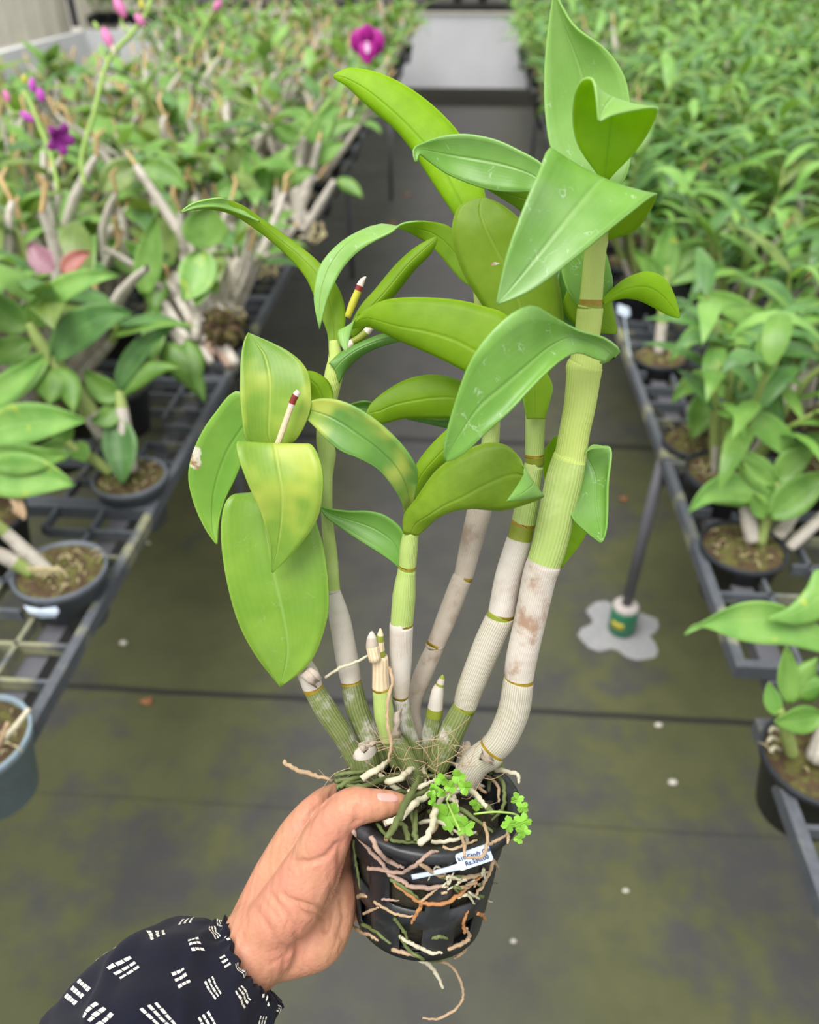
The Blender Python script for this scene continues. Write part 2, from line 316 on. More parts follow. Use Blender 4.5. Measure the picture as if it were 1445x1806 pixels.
def leaf(name, L, Md, R, dz, face, top='leaf_top', under='leaf_under', parent=None, cup=.004, ref=None, dL=None, dR=None, dfun=hd, th=.0010, label=None, nt=30):
    K = len(L)
    def dd(x, i, p): return (x if isinstance(x, (int, float)) else x[i]) + dfun(p[1])
    def dzi(i):
        if isinstance(dz, (int, float)): return dz
        if len(dz) == K: return dz[i]
        x = i * (len(dz) - 1) / (K - 1); a = int(min(x, len(dz) - 2)); return dz[a] + (dz[a + 1] - dz[a]) * (x - a)
    c = [cup * math.sin(math.pi * min(1, max(.0, i / (K - 1))) ** .8) * (-1 if face == 'T' else 1) for i in range(K)]
    Lp = [P(*L[i], dfun(L[i][1]) + dzi(i) + c[i] + (dL[i] if dL else 0)) for i in range(K)]
    Rp = [P(*R[i], dfun(R[i][1]) + dzi(i) + c[i] + (dR[i] if dR else 0)) for i in range(K)]
    Mp = [P(*Md[i], dfun(Md[i][1]) + dzi(i)) for i in range(K)]
    vs, fs, uv = leafpts(Lp, Mp, Rp, face, ref=ref, nt=nt)
    m = MB(); m.add(vs, fs, 0, uv); o = m.build(name, [M[top], M[under]], parent); solid(o, th)
    if label: o['label'] = label
    return o
def mids(L, R): return [((a[0] + b[0]) / 2, (a[1] + b[1]) / 2) for a, b in zip(L, R)]
def ql(parent, base, tip, w, bend, d0, d1, face='T', top='bg_leaf2', under='bg_leaf', arch=0.0, n=9, wp=.42, th=.0010):
    """a bench leaf from base to tip (pixels, distance d0 to d1), bend pixels to the left of its way, w pixels wide"""
    bx, by = base; tx, ty = tip; dx, dy = tx - bx, ty - by; ln = math.hypot(dx, dy) or 1
    cx, cy = (bx + tx) / 2 + dy / ln * bend * 2, (by + ty) / 2 - dx / ln * bend * 2
    L, C, Rr = [], [], []
    for i in range(n):
        s = i / (n - 1); x = (1 - s) ** 2 * bx + 2 * s * (1 - s) * cx + s * s * tx; y = (1 - s) ** 2 * by + 2 * s * (1 - s) * cy + s * s * ty
        gx = 2 * (1 - s) * (cx - bx) + 2 * s * (tx - cx); gy = 2 * (1 - s) * (cy - by) + 2 * s * (ty - cy); g = math.hypot(gx, gy) or 1
        h = w / 2 * (.20 * (1 - s) + math.sin(math.pi * s ** .80) ** .95) * (1 if s < .999 else 0)
        d = d0 + (d1 - d0) * s - arch * 4 * s * (1 - s)
        cu = w / F * d * .16 * (-1 if face == 'T' else 1)
        C.append(P(x, y, d)); L.append(P(x + gy / g * h, y - gx / g * h, d + cu)); Rr.append(P(x - gy / g * h, y + gx / g * h, d + cu))
    vs, fs, uv = leafpts(L, C, Rr, face, nt=16, ns=6)
    m = MB(); m.add(vs, fs, 0, uv); o = m.build('leaf', [M[top], M[under]], parent); solid(o, th); return o
def lathe(mb, prof, c, ax, n=32, mi=0, close=False):
    ax = Vector(ax).normalized(); a = ax.orthogonal().normalized(); b = ax.cross(a); vs = []
    for r, h in prof:
        for k in range(n):
            t = 2 * math.pi * k / n; vs.append(Vector(c) + ax * h + a * (r * math.cos(t)) + b * (r * math.sin(t)))
    fs = [(i * n + k, i * n + (k + 1) % n, (i + 1) * n + (k + 1) % n, (i + 1) * n + k) for i in range(len(prof) - 1) for k in range(n)]
    if close: fs += [tuple(range(n))[::-1], tuple((len(prof) - 1) * n + k for k in range(n))]
    mb.add(vs, fs, mi)
def pot_mb(r=.075, h=.125):
    m = MB(); lathe(m, [(0, .002), (r * .74, .0), (r * .95, h * .86), (r * 1.0, h * .86), (r * 1.03, h), (r * .97, h), (r * .93, h * .84), (r * .72, .01), (0, .01)], (0, 0, 0), (0, 0, 1), 28); return m
def medium_mb(r, z, rnd, bumpy=.008):
    m = MB(); vs = [(0, 0, z + bumpy)]; uv = [(.5, .5)]; fs = []; n = 20; rings = 5
    for i in range(1, rings + 1):
        for k in range(n):
            a = 2 * math.pi * k / n; rr = r * i / rings; vs.append((rr * math.cos(a), rr * math.sin(a), z + (rnd.random() - .35) * bumpy * 2.4 * (i < rings) + bumpy * (1 - i / rings))); uv.append((.5, .5))
    for k in range(n): fs.append((0, 1 + k, 1 + (k + 1) % n))
    for i in range(rings - 1):
        for k in range(n): fs.append((1 + i * n + k, 1 + (i + 1) * n + k, 1 + (i + 1) * n + (k + 1) % n, 1 + i * n + (k + 1) % n))
    m.add(vs, fs, 0, uv)
    for k in range(26):                                              # wisps of moss and old root on top
        a = rnd.random() * 6.28; rr = r * rnd.random() ** .5 * .9; p = Vector((rr * math.cos(a), rr * math.sin(a), z + bumpy * .6)); q = Vector((rnd.uniform(-1, 1), rnd.uniform(-1, 1), rnd.uniform(-.1, .5))) * .022
        m.tube([p, p + q * .6 + Vector((0, 0, .006)), p + q], [.0016, .0014, .0007], 5, 1)
    return m

# ------------------------------------------------------------------ benches
BX0, BX1, BH = -.642, .490, .60
NEARPOTS = {}; KEEP = []; HOLES = []                                 # the pots built one by one, sunk into the panels
for key, u, v, sink in (('a', 105, 1003, .075), ('b', 228, 838, .085), ('c', -28, 905, .05), ('d', -50, 1300, .05), ('e', 1228, 775, .108), ('f', 1312, 962, .108), ('g', 1448, 1335, .108), ('h', 1165, 628, .108), ('i', 1385, 690, .108)):
    p = onz(u, v, BH + .125 - sink); p.z = BH - sink; NEARPOTS[key] = p; KEEP.append((p.x, p.y)); HOLES.append((p.x, p.y))
rc = random.Random(5); NP = {'l': 0, 'r': 0}
def crowd(side):
    y = 1.62 if side == 'l' else 1.50
    while y < 9.7:
        st = (.255 + .026 * y) if side == 'l' else (.205 + .028 * y); xe = BX0 - .10 if side == 'l' else BX1 + .10; sg = -1 if side == 'l' else 1; k = 0; x = xe
        while True:
            X = x + rc.uniform(-.03, .03); Y = y + rc.uniform(-.05, .05)
            px, py = proj((X, Y, BH + .15))
            if side == 'l' and Y > 5.0 and px < 300: break
            if px < -150 or px > 1600 or abs(x) > 3.6: break
            if all((X - a) ** 2 + (Y - b) ** 2 > .16 ** 2 for a, b in KEEP):
                if side == 'l':
                    kind = 'old' if rc.random() < (.95 if y < 5.5 else .6) else 'young'
                else: kind = 'young' if rc.random() < .93 or y < 4 else 'old'
                near = y < 3.0
                sl = 'left' if side == 'l' else 'right'
                if y < 3.0: lab, g = ('old orchid clump with bare pale canes in the nearer part of the left bench', 'old clumps on the near left bench') if side == 'l' else ('green leafy orchid crowded into the nearer part of the right bench', 'leafy plants on the near right bench')
                elif k == 0: lab, g = f'orchid on the aisle edge of the {sl} bench, towards the far wall', f'plants along the {sl} aisle edge'
                elif y < 6: lab, g = f'orchid in the packed middle stretch of the {sl} bench', f'plants in the middle of the {sl} bench'
                else: lab, g = f'small distant orchid in the packed far end of the {sl} bench', f'plants at the far end of the {sl} bench'
                SPOTS.append((X, Y, kind, rc.uniform(1.2, 1.5) if side == 'l' else rc.uniform(1.15, 1.35) + .03 * y, rc.uniform(0, 6.28), lab, g, near)); NP[side] += 1
                if Y < 4: HOLES.append((X, Y))
            x += sg * st; k += 1
        y += st * 1.02
KEEP += [(-.82, 1.66), (-.86, 1.45), (-1.05, 1.3), (-.80, 2.02), (-.80, 2.45), (-.82, 2.95), (-1.12, 1.80), (-1.32, 1.72), (-.78, 2.70)]
HOLES += [(-.82, 1.66), (-.80, 2.02), (-.80, 2.45), (-.82, 2.95)]
SPOTS = []
crowd('l'); crowd('r')
def grid_panel(x0, x1, y0, y1, label, group, nx=None, ny=None):
    m = MB(); z1 = BH; z0 = BH - .028; w = .009
    nx = nx or max(2, round((x1 - x0) / .105)); ny = ny or max(2, round((y1 - y0) / .085))
    for x in (x0, x1): m.box(x - w, y0 - w, z0, x + w, y1 + w, z1)
    for y in (y0, y1): m.box(x0 + w, y - w, z0, x1 - w, y + w, z1)
    def clear(x, y): return all((x - a) ** 2 + (y - b) ** 2 > .088 ** 2 for a, b in HOLES)
    for i in range(1, nx):
        x = x0 + (x1 - x0) * i / nx; q = 48; run = None
        for k in range(q + 1):
            y = y0 + w + (y1 - y0 - 2 * w) * k / q; ok = clear(x, y)
            if ok and run is None: run = y
            if run is not None and (not ok or k == q):
                if y - run > .02: m.box(x - .004, run, z0 + .004, x + .004, y, z1 - .002)
                run = None
    for j in range(1, ny):
        y = y0 + (y1 - y0) * j / ny; q = 48; run = None
        for k in range(q + 1):
            x = x0 + w + (x1 - x0 - 2 * w) * k / q; ok = clear(x, y)
            if ok and run is None: run = x
            if run is not None and (not ok or k == q):
                if x - run > .02: m.box(run, y - .004, z0 + .004, x, y + .004, z1 - .002)
                run = None
    o = m.build('bench_grid_panel', M['grid'], smooth=False); tag(o, label, 'bench panel', group); return o
def bench_side(s, ys, xe, wid, names):
    for j, (y0, y1) in enumerate(ys):
        for i in range(2 if y0 < 3 else 1):
            w_ = wid[0] if y0 < 3 else wid[1] if y0 < 4.5 or s > 0 else 1.7
            xa = xe + s * (.009 + i * (w_ + .02)); xb = xa + s * w_
            lab, grp = names(j, i)
            grid_panel(min(xa, xb), max(xa, xb), y0, y1, lab, grp)
side_l = [(.14, .745), (.765, 1.335), (1.355, 1.94), (1.96, 2.55)] + [(2.57 + k * 1.0, 3.55 + k * 1.0) for k in range(7)]
def nl(j, i):
    if i == 0 and j == 0: return 'dark plastic grid panel at the bottom left corner, under a blue-grey pot', None
    if i == 0 and j == 1: return 'dark plastic grid panel under the grey pot with a white tag', None
    if i == 0 and j == 2: return 'dark grid panel beneath the mossy pot with the leaning cane, left bench', None
    return 'dark plastic grid panel mostly hidden beneath the crowded left bench plants', 'grid panels under the left bench crowd'
bench_side(-1, side_l, BX0, (.62, 2.6), nl)
side_r = [(.22, .838), (.965, 1.60), (1.625, 2.26), (2.28, 2.92)] + [(2.94 + k * 1.0, 3.92 + k * 1.0) for k in range(7)]
def nr(j, i):
    if i == 0 and j == 0: return 'algae-tinged grid panel at the lower right, beyond the gap in the right bench', None
    if i == 0 and j == 1: return 'dark grid panel on the right bench whose front corner overhangs the gap', None
    if i == 0 and j == 2: return 'dark grid panel on the right bench under the round mossy pot', None
    return 'dark plastic grid panel mostly hidden beneath the crowded right bench plants', 'grid panels under the right bench crowd'
bench_side(1, side_r, BX1, (.62, 3.3), nr)
def leg(u, v, label, x=None, y=None, r=.014, group=None):
    p = onz(u, v, 0) if x is None else Vector((x, y, 0)); m = MB(); m.tube([(p.x, p.y, 0.0), (p.x, p.y, BH - .03)], [r, r], 12)
    o = m.build('bench_leg', M['pipe']); o.name = 'support_post'; tag(o, label, 'bench leg', group); return o
leg(690, 352, 'thin grey bench leg below the far end of the left bench plants'); leg(622, 490, 'thin grey bench leg under the left bench, behind the held plant')
leg(0, 0, 'grey bench leg behind the torn yellow-green leaf', x=-.632, y=1.88)
for k, (x, y) in enumerate(((.56, 3.6), (.56, 5.4), (.56, 7.4), (-.70, 8.6))): leg(0, 0, 'grey bench leg almost hidden in the shade under the crowded benches', x=x, y=y, group='legs in the shade')
for x0, x1, lab in ((BX0 - .1, BX0 - .06, 'dark rail running under the aisle edge of the left bench'), (BX1 + .06, BX1 + .1, 'dark rail running under the aisle edge of the right bench')):
    m = MB(); m.box(x0, .95 if x0 > 0 else .1, BH - .06, x1, 9.6, BH - .03); tag(m.build('bench_rail', M['pipe'], smooth=False), lab, 'rail')
fp = onz(1095, 1112, 0); e = empty('bench_post', fp, 'grey pipe leg standing in a green can of concrete, right of the aisle', 'bench leg')
m = MB(); m.tube([fp + Vector((0, 0, .08)), fp + Vector((.01, .0, BH - .03))], [.014, .014], 14); m.build('pole', M['pipe'], e)
m = MB(); lathe(m, [(0, .004), (.034, .004), (.038, .012), (.038, .085), (.035, .092), (.030, .092)], fp, (0, 0, 1), 28); a_ = m.build('can', M['can_green'], e)
m = MB(); lathe(m, [(.0, .100), (.016, .105), (.030, .104), (.036, .097), (.036, .086), (.0, .086)], fp, (0, 0, 1), 28); m.build('concrete_plug', M['concrete'], e)
m = MB(); q = (CP - fp); q.z = 0; q.normalize(); sd = Vector((-q.y, q.x, 0)); vs = []
for i in range(7):
    an = -.85 + i * .17; d_ = (q * math.cos(an) + sd * math.sin(an)) * .0386; vs += [fp + d_ + Vector((0, 0, .035)), fp + d_ + Vector((0, 0, .058))]
m.add(vs, [(2 * i, 2 * i + 2, 2 * i + 3, 2 * i + 1) for i in range(6)]); o = m.build('paper_label', M['can_yellow'], e); solid(o, .0008)
m = MB(); rr = random.Random(3); vs = [fp + Vector((0, 0, .003))]
for k in range(28):
    a = 2 * math.pi * k / 28; r = .07 + .055 * abs(math.sin(2.0 * a + .6)) * rr.uniform(.6, 1.2) + .01 * rr.random(); vs.append(fp + Vector((r * math.cos(a), r * math.sin(a), .0015)))
m.add(vs, [(0, 1 + k, 1 + (k + 1) % 28) for k in range(28)]); tag(m.build('cement_splash', M['splash']), 'grey cement splash on the floor round the green can', 'stain')

# ------------------------------------------------------------------ bench plants: the crowd
def strip(mb, base, az, el, ln, w, droop, mi, rnd, n=7, mi2=None):
    d = Vector((math.cos(az) * math.cos(el), math.sin(az) * math.cos(el), math.sin(el))); side = Vector((-math.sin(az), math.cos(az), 0)); p = Vector(base); vs = []; uv = []
    e = el; tw = rnd.uniform(-.35, .35)
    for i in range(n + 1):
        s = i / n; h = w / 2 * (.25 * (1 - s) + math.sin(math.pi * s ** .8) ** .8) * (1 if i < n else .02)
        dd_ = Vector((math.cos(az) * math.cos(e), math.sin(az) * math.cos(e), math.sin(e))); nrm = side.cross(dd_) * -1; sd = (side * math.cos(tw * s) + nrm * math.sin(tw * s)); up = dd_.cross(sd) * -1
        for j, k in enumerate((-1, 0, 1)): vs.append(p + sd * (k * h) + (up * -.28 * h * abs(k) * -1)); uv.append((j / 2, s))
        p = p + dd_ * (ln / n); e -= droop / n * (1 + s)
    mb.add(vs, [f for i in range(n) for f in ((3 * i, 3 * i + 1, 3 * i + 4, 3 * i + 3), (3 * i + 1, 3 * i + 2, 3 * i + 5, 3 * i + 4))], mi, uv)
BGM = ['bg_cane', 'bg_stem', 'bg_leaf', 'bg_leaf2', 'bg_dark', 'bg_dry', 'bg_olive', 'bg_yellow']
def old_cane(mb, rnd, ang, lean, h, leafy, sc=1.0):
    d = Vector((math.cos(ang) * lean, math.sin(ang) * lean, 1)).normalized(); b = Vector((math.cos(ang) * .03, math.sin(ang) * .03, 0)); c = Vector((rnd.uniform(-.03, .03), rnd.uniform(-.03, .03), .02))
    pts = [b, b + d * h * .35 + c * .5, b + d * h * .7 + c, b + d * h]; r = rnd.uniform(.0075, .0115) * sc
    gm = 1 if leafy and rnd.random() < .45 else 0
    mb.tube(pts, [r * .8, r * 1.15, r, r * .55], 6, caps=False, sub=2, mlist=[0, 0, gm])
    if leafy:
        k = rnd.randint(2, 4)
        for i in range(k):
            q = spl(pts, 3 * (1 - .11 * i)); az = ang + rnd.uniform(-.6, .6) + math.pi * (i % 2); strip(mb, q, az, rnd.uniform(.25, 1.15), rnd.uniform(.10, .17) * sc, rnd.uniform(.034, .052) * sc, rnd.uniform(.5, 1.5), rnd.choice((2, 2, 3, 4, 6)), rnd)
    elif rnd.random() < .7:
        p = pts[-1]; mb.tube([p, p + d * .03 + Vector((rnd.uniform(-.01, .01), rnd.uniform(-.01, .01), .01)), p + d * .055], [.004, .005, .002], 5, 5, caps=False)
def young_cane(mb, rnd, ang, lean, h, sc=1.0):
    d = Vector((math.cos(ang) * lean, math.sin(ang) * lean, 1)).normalized(); b = Vector((math.cos(ang) * .025, math.sin(ang) * .025, 0)); c = Vector((rnd.uniform(-.02, .02), rnd.uniform(-.02, .02), .01))
    pts = [b, b + d * h * .35 + c * .5, b + d * h * .7 + c, b + d * h]; r = rnd.uniform(.005, .007) * sc
    mb.tube(pts, [r, r * 1.1, r * .9, r * .5], 6, caps=False, sub=2, mlist=[0 if rnd.random() < .35 else 1, 1, 1])
    k = rnd.randint(5, 7); a0 = rnd.random() * 3.14
    for i in range(k):
        q = spl(pts, 3 * (1 - .095 * i)); az = a0 + math.pi * (i % 2) + rnd.uniform(-.5, .5); strip(mb, q, az, rnd.uniform(.35, 1.2), rnd.uniform(.11, .20) * sc, rnd.uniform(.020, .034) * sc, rnd.uniform(.5, 1.9), rnd.choice((2, 2, 3, 4, 4, 4, 6)) if rnd.random() < .985 else 7, rnd)
mats_bg = [M[k] for k in BGM]
rv = random.Random(21); POT_ME = pot_mb().mesh('pot', [M['pot_dark']]); MED_ME = medium_mb(.071, .117, rv).mesh('potting_medium', [M['moss'], M['straw']])
def variant(kind, rnd):
    canes = []
    n = rnd.randint(13, 17) if kind == 'old' else rnd.randint(6, 8)
    for k in range(n):
        m = MB(); ang = 2 * math.pi * k / n + rnd.uniform(-.3, .3)
        if kind == 'old': old_cane(m, rnd, ang, rnd.uniform(.15, 1.0), rnd.uniform(.16, .34), rnd.random() < .42)
        elif k == 0: old_cane(m, rnd, ang, rnd.uniform(.1, .6), rnd.uniform(.14, .26), False)
        else: young_cane(m, rnd, ang, rnd.uniform(.1, .6), rnd.uniform(.16, .34))
        canes.append(m)
    al = MB()
    for c in canes: al.add(c.v, c.f, list(c.m), c.uv)
    return [c.mesh('cane', mats_bg) for c in canes], al.mesh('foliage', mats_bg)
VAR = {k: [variant(k, rv) for _ in range(7)] for k in ('old', 'young')}
def lnk(name, me, par, loc=(0, 0, 0)):
    o = bpy.data.objects.new(name, me); COL.objects.link(o); o.parent = par; o.location = loc; return o
def crowd_plant(x, y, kind, sc, rot, rnd, label, group, near):
    e = empty('potted_orchid', (x, y, BH - .100 * (y < 9.98)), label, 'potted plant', group); e.rotation_euler = (0, 0, rot); e.scale = (sc, sc, sc)
    can, al = rnd.choice(VAR[kind]); lnk('pot', POT_ME, e); lnk('potting_medium', MED_ME, e)
    if near:
        for c in can: lnk('cane', c, e, (0, 0, .113))
    else: lnk('foliage', al, e, (0, 0, .113))
for X, Y, kind, sc, rot, lab, g, near in SPOTS: crowd_plant(X, Y, kind, sc, rot, rc, lab, g, near)
# low seedlings beyond the pale panel
for k in range(20):
    x = -2.0 + k * .30 + rc.uniform(-.04, .04); crowd_plant(x, 10.25 + rc.uniform(-.1, .3), 'young', .8, rc.uniform(0, 6), rc, 'dark green seedling on the cross bench behind the pale panel', 'seedlings on the cross bench', False)
for o in list(COL.objects):
    if o.type == 'EMPTY' and o.location.y > 9.98 and abs(o.location.z - BH) < .001: o.location.z = 1.0

for k in range(9):
    q = onz(140 + k * 21, 44, .96) + Vector((0, .45, 0)); n0 = len(COL.objects); crowd_plant(q.x, q.y, 'young', .75, rc.uniform(0, 6), rc, 'dark green seedling in the dark tray behind the white ledge, upper left', 'seedlings behind the white ledge', False); COL.objects[n0].location.z = .93
# ------------------------------------------------------------------ bench plants in the foreground, one by one
def bench_pot(key, name_label, potm, r=.078, h=.125, med=True):
    p = NEARPOTS[key]; e = empty('potted_orchid', p, name_label, 'potted plant')
    m = pot_mb(r, h); o = m.build('pot', M[potm]); o.parent = e
    m = medium_mb(r * .94, h * .95, R_); o = m.build('potting_medium', [M['moss'], M['straw']]); o.parent = e
    return e, depth(p + Vector((0, 0, h * .95)))
def bcane(e, pts, w, mats, name='cane'):
    m = MB(); m.tube([P(u, v, d) for u, v, d in pts], [x / 2 * d / F for x, (_, _, d) in zip(w, pts)], 12, sub=4, mlist=list(range(len(mats))))
    return m.build(name, [M[k] for k in mats], e)
# left, grey pot with a tag
e, d = bench_pot('a', 'grey pot of brown moss with cut canes, white tag hanging below its rim', 'pot_grey', .083, .125)
c = bcane(e, [(88, 1008, d - .01), (48, 975, d - .03), (8, 938, d - .05), (-60, 880, d - .10)], [20, 26, 22, 18], ['bg_cane', 'bg_cane', 'bg_stem'])
ql(c, (-30, 905), (-160, 860), 60, 20, d - .08, d - .2); ql(c, (-58, 880), (-110, 760), 60, 20, d - .1, d - .2)
bcane(e, [(60, 1010, d - .015), (25, 990, d - .03), (-20, 970, d - .06)], [26, 30, 20], ['bg_stem', 'bg_cane'])
for k in range(5): bcane(e, [(40 + k * 9, 1012 + k * 2, d - .02), (52 + k * 12, 1002, d - .03), (70 + k * 13, 1016 + k, d - .022)], [7, 7, 4], ['straw', 'straw'], 'root')
g = MB(); pr = P(75, 1076, d - .10); x_, y_ = RT, (UP * .35 - FW * .9).normalized()
g.add([P(42, 1068, d - .055), P(70, 1074, d - .056), P(100, 1070, d - .055), P(105, 1078, d - .055), P(98, 1089, d - .055), P(74, 1090, d - .055), P(52, 1082, d - .055)], [(0, 1, 2, 3, 4, 5, 6)])
o = g.build('plant_tag', M['tag']); solid(o, .001); tag(o, 'small white tag hanging on the rim of the grey pot, left bench', 'plant tag')
# left, grey pot with the leaning cane
e, d = bench_pot('b', 'orchid with wide dark leaves leaning from a mossy grey pot, left bench edge', 'pot_grey', .079)
c = bcane(e, [(186, 770, d), (160, 730, d - .03), (121, 676, d - .05), (92, 635, d - .07), (66, 598, d - .09), (52, 570, d - .1)], [30, 34, 36, 28, 22, 14], ['bg_cane', 'bg_stem', 'bg_stem', 'bg_stem', 'bg_stem'])
D = d - .08
for b, t_, w, bd, f, tp in (((94, 636), (236, 552), 62, 26, 'T', 'bg_dark'), ((55, 566), (212, 486), 40, 26, 'T', 'bg_leaf2'), ((50, 578), (-40, 505), 52, 8, 'T', 'bg_leaf'), ((55, 600), (-50, 612), 44, 14, 'T', 'bg_leaf'), ((85, 628), (-15, 740), 50, -12, 'T', 'bg_leaf2'), ((100, 650), (130, 730), 42, 8, 'U', 'bg_dark'), ((78, 650), (88, 715), 60, 6, 'U', 'bg_leaf2'), ((60, 575), (70, 520), 30, 4, 'T', 'bg_leaf')):
    ql(c, b, t_, w, bd, D, D - .04, f, tp)
c = bcane(e, [(196, 836, d - .01), (168, 812, d - .02), (134, 792, d - .03), (118, 780, d - .04)], [16, 20, 18, 14], ['bg_stem', 'bg_stem', 'bg_stem'])
for b, t_, w, bd, tp in (((125, 785), (60, 790), 40, 8, 'bg_leaf'), ((122, 782), (105, 740), 36, 4, 'bg_leaf'), ((128, 786), (150, 815), 34, 4, 'bg_leaf')): ql(c, b, t_, w, bd, d - .03, d - .06, 'T', tp)
c = bcane(e, [(232, 832, d), (222, 770, d - .02), (215, 720, d - .03), (210, 690, d - .03)], [22, 26, 22, 14], ['bg_cane', 'bg_cane', 'bg_stem'])
for b, t_, w, bd, f, tp in (((204, 738), (216, 854), 56, 2, 'T', 'bg_dark'), ((208, 690), (314, 574), 34, 22, 'T', 'bg_dark'), ((215, 700), (318, 650), 34, 20, 'U', 'bg_leaf'), ((212, 700), (150, 650), 40, 10, 'T', 'bg_leaf'), ((205, 715), (160, 740), 34, 10, 'T', 'bg_leaf')): ql(c, b, t_, w, bd, d - .03, d - .05, f, tp)
# left edge, dark pot whose leaves reach in
e, d = bench_pot('c', 'orchid in a dark pot cut by the left edge, pale broad leaves reaching in', 'pot_dark', .078)
c = bcane(e, [(-40, 890, d), (-60, 800, d - .05), (-70, 700, d - .1)], [24, 28, 20], ['bg_cane', 'bg_stem'])
for b, t_, w, bd, tp in (((-45, 768), (153, 742), 66, 10, 'bg_leaf2'), ((-45, 845), (132, 856), 72, 12, 'bg_leaf2'), ((-60, 720), (80, 622), 46, -10, 'bg_leaf2'), ((-40, 800), (120, 800), 50, -10, 'bg_leaf'), ((-60, 740), (-160, 690), 50, 8, 'bg_leaf')): ql(c, b, t_, w, bd, d - .06, d - .10, 'T', tp)
for k in range(4): bcane(e, [(20 + 5 * k, 880, d - .07), (28 + 5 * k, 892 + 4 * k, d - .085), (24 + 6 * k, 905 + 4 * k, d - .09)], [9, 8, 5], ['root_tan', 'root_tan'], 'root')
# bottom left, blue-grey pot
e, d = bench_pot('d', 'blue-grey pot with a pale root at the bottom of the left edge', 'pot_blue', .078)
bcane(e, [(0, 1310, d - .09), (22, 1288, d - .12), (40, 1266, d - .13), (52, 1250, d - .13)], [11, 12, 11, 9], ['root_white'] * 3, 'root'); bcane(e, [(-10, 1330, d - .09), (5, 1300, d - .11), (14, 1275, d - .12)], [10, 11, 8], ['root_tan'] * 2, 'root')
c = bcane(e, [(-60, 1300, d), (-110, 1220, d - .05), (-150, 1120, d - .08)], [24, 26, 18], ['bg_cane', 'bg_stem']); ql(c, (-150, 1120), (-260, 1080), 60, 14, d - .08, d - .1)
# left, old clump with a light leaf
px = P(352, 640, 2.02); e = empty('potted_orchid', (-.82, 1.66, BH), 'old clump of stacked grey canes with one light green leaf, left bench edge', 'potted plant')
o = pot_mb().build('pot', M['pot_dark']); o.parent = e; o = medium_mb(.07, .11, R_).build('potting_medium', [M['moss'], M['straw']]); o.parent = e
d = depth((-.82, 1.66, .75))
for k in range(12):
    u0 = 318 + (k % 6) * 17 + R_.uniform(-8, 8); v0 = 612 - (k // 6) * 40 + R_.uniform(-14, 14); a = R_.uniform(20, 60); bcane(e, [(u0 + 14, v0 + 22, d - .01), (u0, v0, d), (u0 - a * .6, v0 - a, d + .03)], [15, 20, 15], [R_.choice(('bg_cane', 'bg_cane', 'root_pink')), 'bg_cane'])
mm = MB(); cen = P(392, 578, d - .01)
for k in range(60):
    q = Vector((R_.gauss(0, 1), R_.gauss(0, 1), R_.gauss(0, 1))).normalized() * .04; q2 = q + Vector((R_.uniform(-1, 1), R_.uniform(-1, 1), R_.uniform(-1, 1))) * .02
    mm.tube([cen + q * .2, cen + q, cen + q2], [.012, .009, .002], 6, sub=2)
mm.build('moss_clump', M['moss'], e)
c = bcane(e, [(345, 600, d - .02), (352, 520, d), (358, 430, d + .02)], [18, 18, 10], ['bg_cane', 'bg_cane'])
for b, t_, w, bd, f, tp in (((352, 440), (320, 530), 62, 10, 'T', 'bg_leaf2'), ((362, 438), (372, 360), 74, 4, 'T', 'bg_leaf'), ((352, 470), (345, 540), 40, 4, 'T', 'bg_leaf'), ((275, 608), (362, 710), 46, 12, 'U', 'bg_leaf2'), ((330, 600), (345, 690), 40, 2, 'U', 'bg_leaf'), ((255, 520), (275, 380), 46, 2, 'T', 'bg_leaf'), ((270, 540), (268, 640), 40, 2, 'T', 'bg_leaf')): ql(c, b, t_, w, bd, d - .02, d - .05, f, tp)
def edge_clump(x, y, base, tips, leaves, label, w=17):
    e = empty('potted_orchid', (x, y, BH - .085), label, 'potted plant'); o = pot_mb().build('pot', M['pot_dark']); o.parent = e; o = medium_mb(.072, .108, R_).build('potting_medium', [M['moss'], M['straw']]); o.parent = e
    d = depth((x, y, BH + .03)); c = None
    for (u, v, g) in tips:
        b = (base[0] + R_.uniform(-22, 22), base[1] + R_.uniform(-8, 8)); q = ((b[0] + u) / 2 + R_.uniform(-8, 8), (b[1] + v) / 2 + R_.uniform(-4, 8)); dd = d - .25 * (b[1] - v) / F * d
        c = bcane(e, [(b[0], b[1], d), (q[0], q[1], (d + dd) / 2), (u, v, dd)], [w * .8, w * 1.15, w * .7], ['bg_cane', 'bg_stem' if g else 'bg_cane'])
        if not g and R_.random() < .6: bcane(e, [(u, v, dd), (u + (u - q[0]) * .2, v + (v - q[1]) * .2, dd)], [8, 4], ['bg_dry'], 'dry_stub')
    for b, t_, wl, bd, f, tp in leaves: ql(e, b, t_, wl, bd, d - .04, d - .07, f, tp)
    for k in range(14): u, v = base[0] + R_.uniform(-40, 40), base[1] + R_.uniform(-4, 18); bcane(e, [(u, v, d - .02), (u + R_.uniform(-14, 14), v + R_.uniform(-10, 4), d - .035), (u + R_.uniform(-18, 18), v + R_.uniform(0, 14), d - .03)], [5, 5, 3], [R_.choice(('straw', 'root_white')), 'straw'], 'root')
edge_clump(-.80, 2.02, (405, 545), ((345, 470, 0), (300, 480, 0), (372, 420, 0), (330, 500, 0), (395, 440, 0), (290, 520, 0), (318, 450, 0), (420, 455, 0), (240, 292, 0), (350, 400, 0), (262, 470, 0)), (((300, 470), (285, 365), 46, 6, 'T', 'bg_olive'), ((262, 470), (190, 420), 50, 6, 'T', 'bg_leaf'), ((240, 296), (178, 340), 52, -8, 'T', 'bg_olive'), ((245, 292), (330, 335), 40, 10, 'T', 'bg_leaf'), ((270, 470), (272, 560), 44, 4, 'U', 'bg_olive')), 'clump of thick pale canes with mossy roots behind the light leaf, left bench', 18)
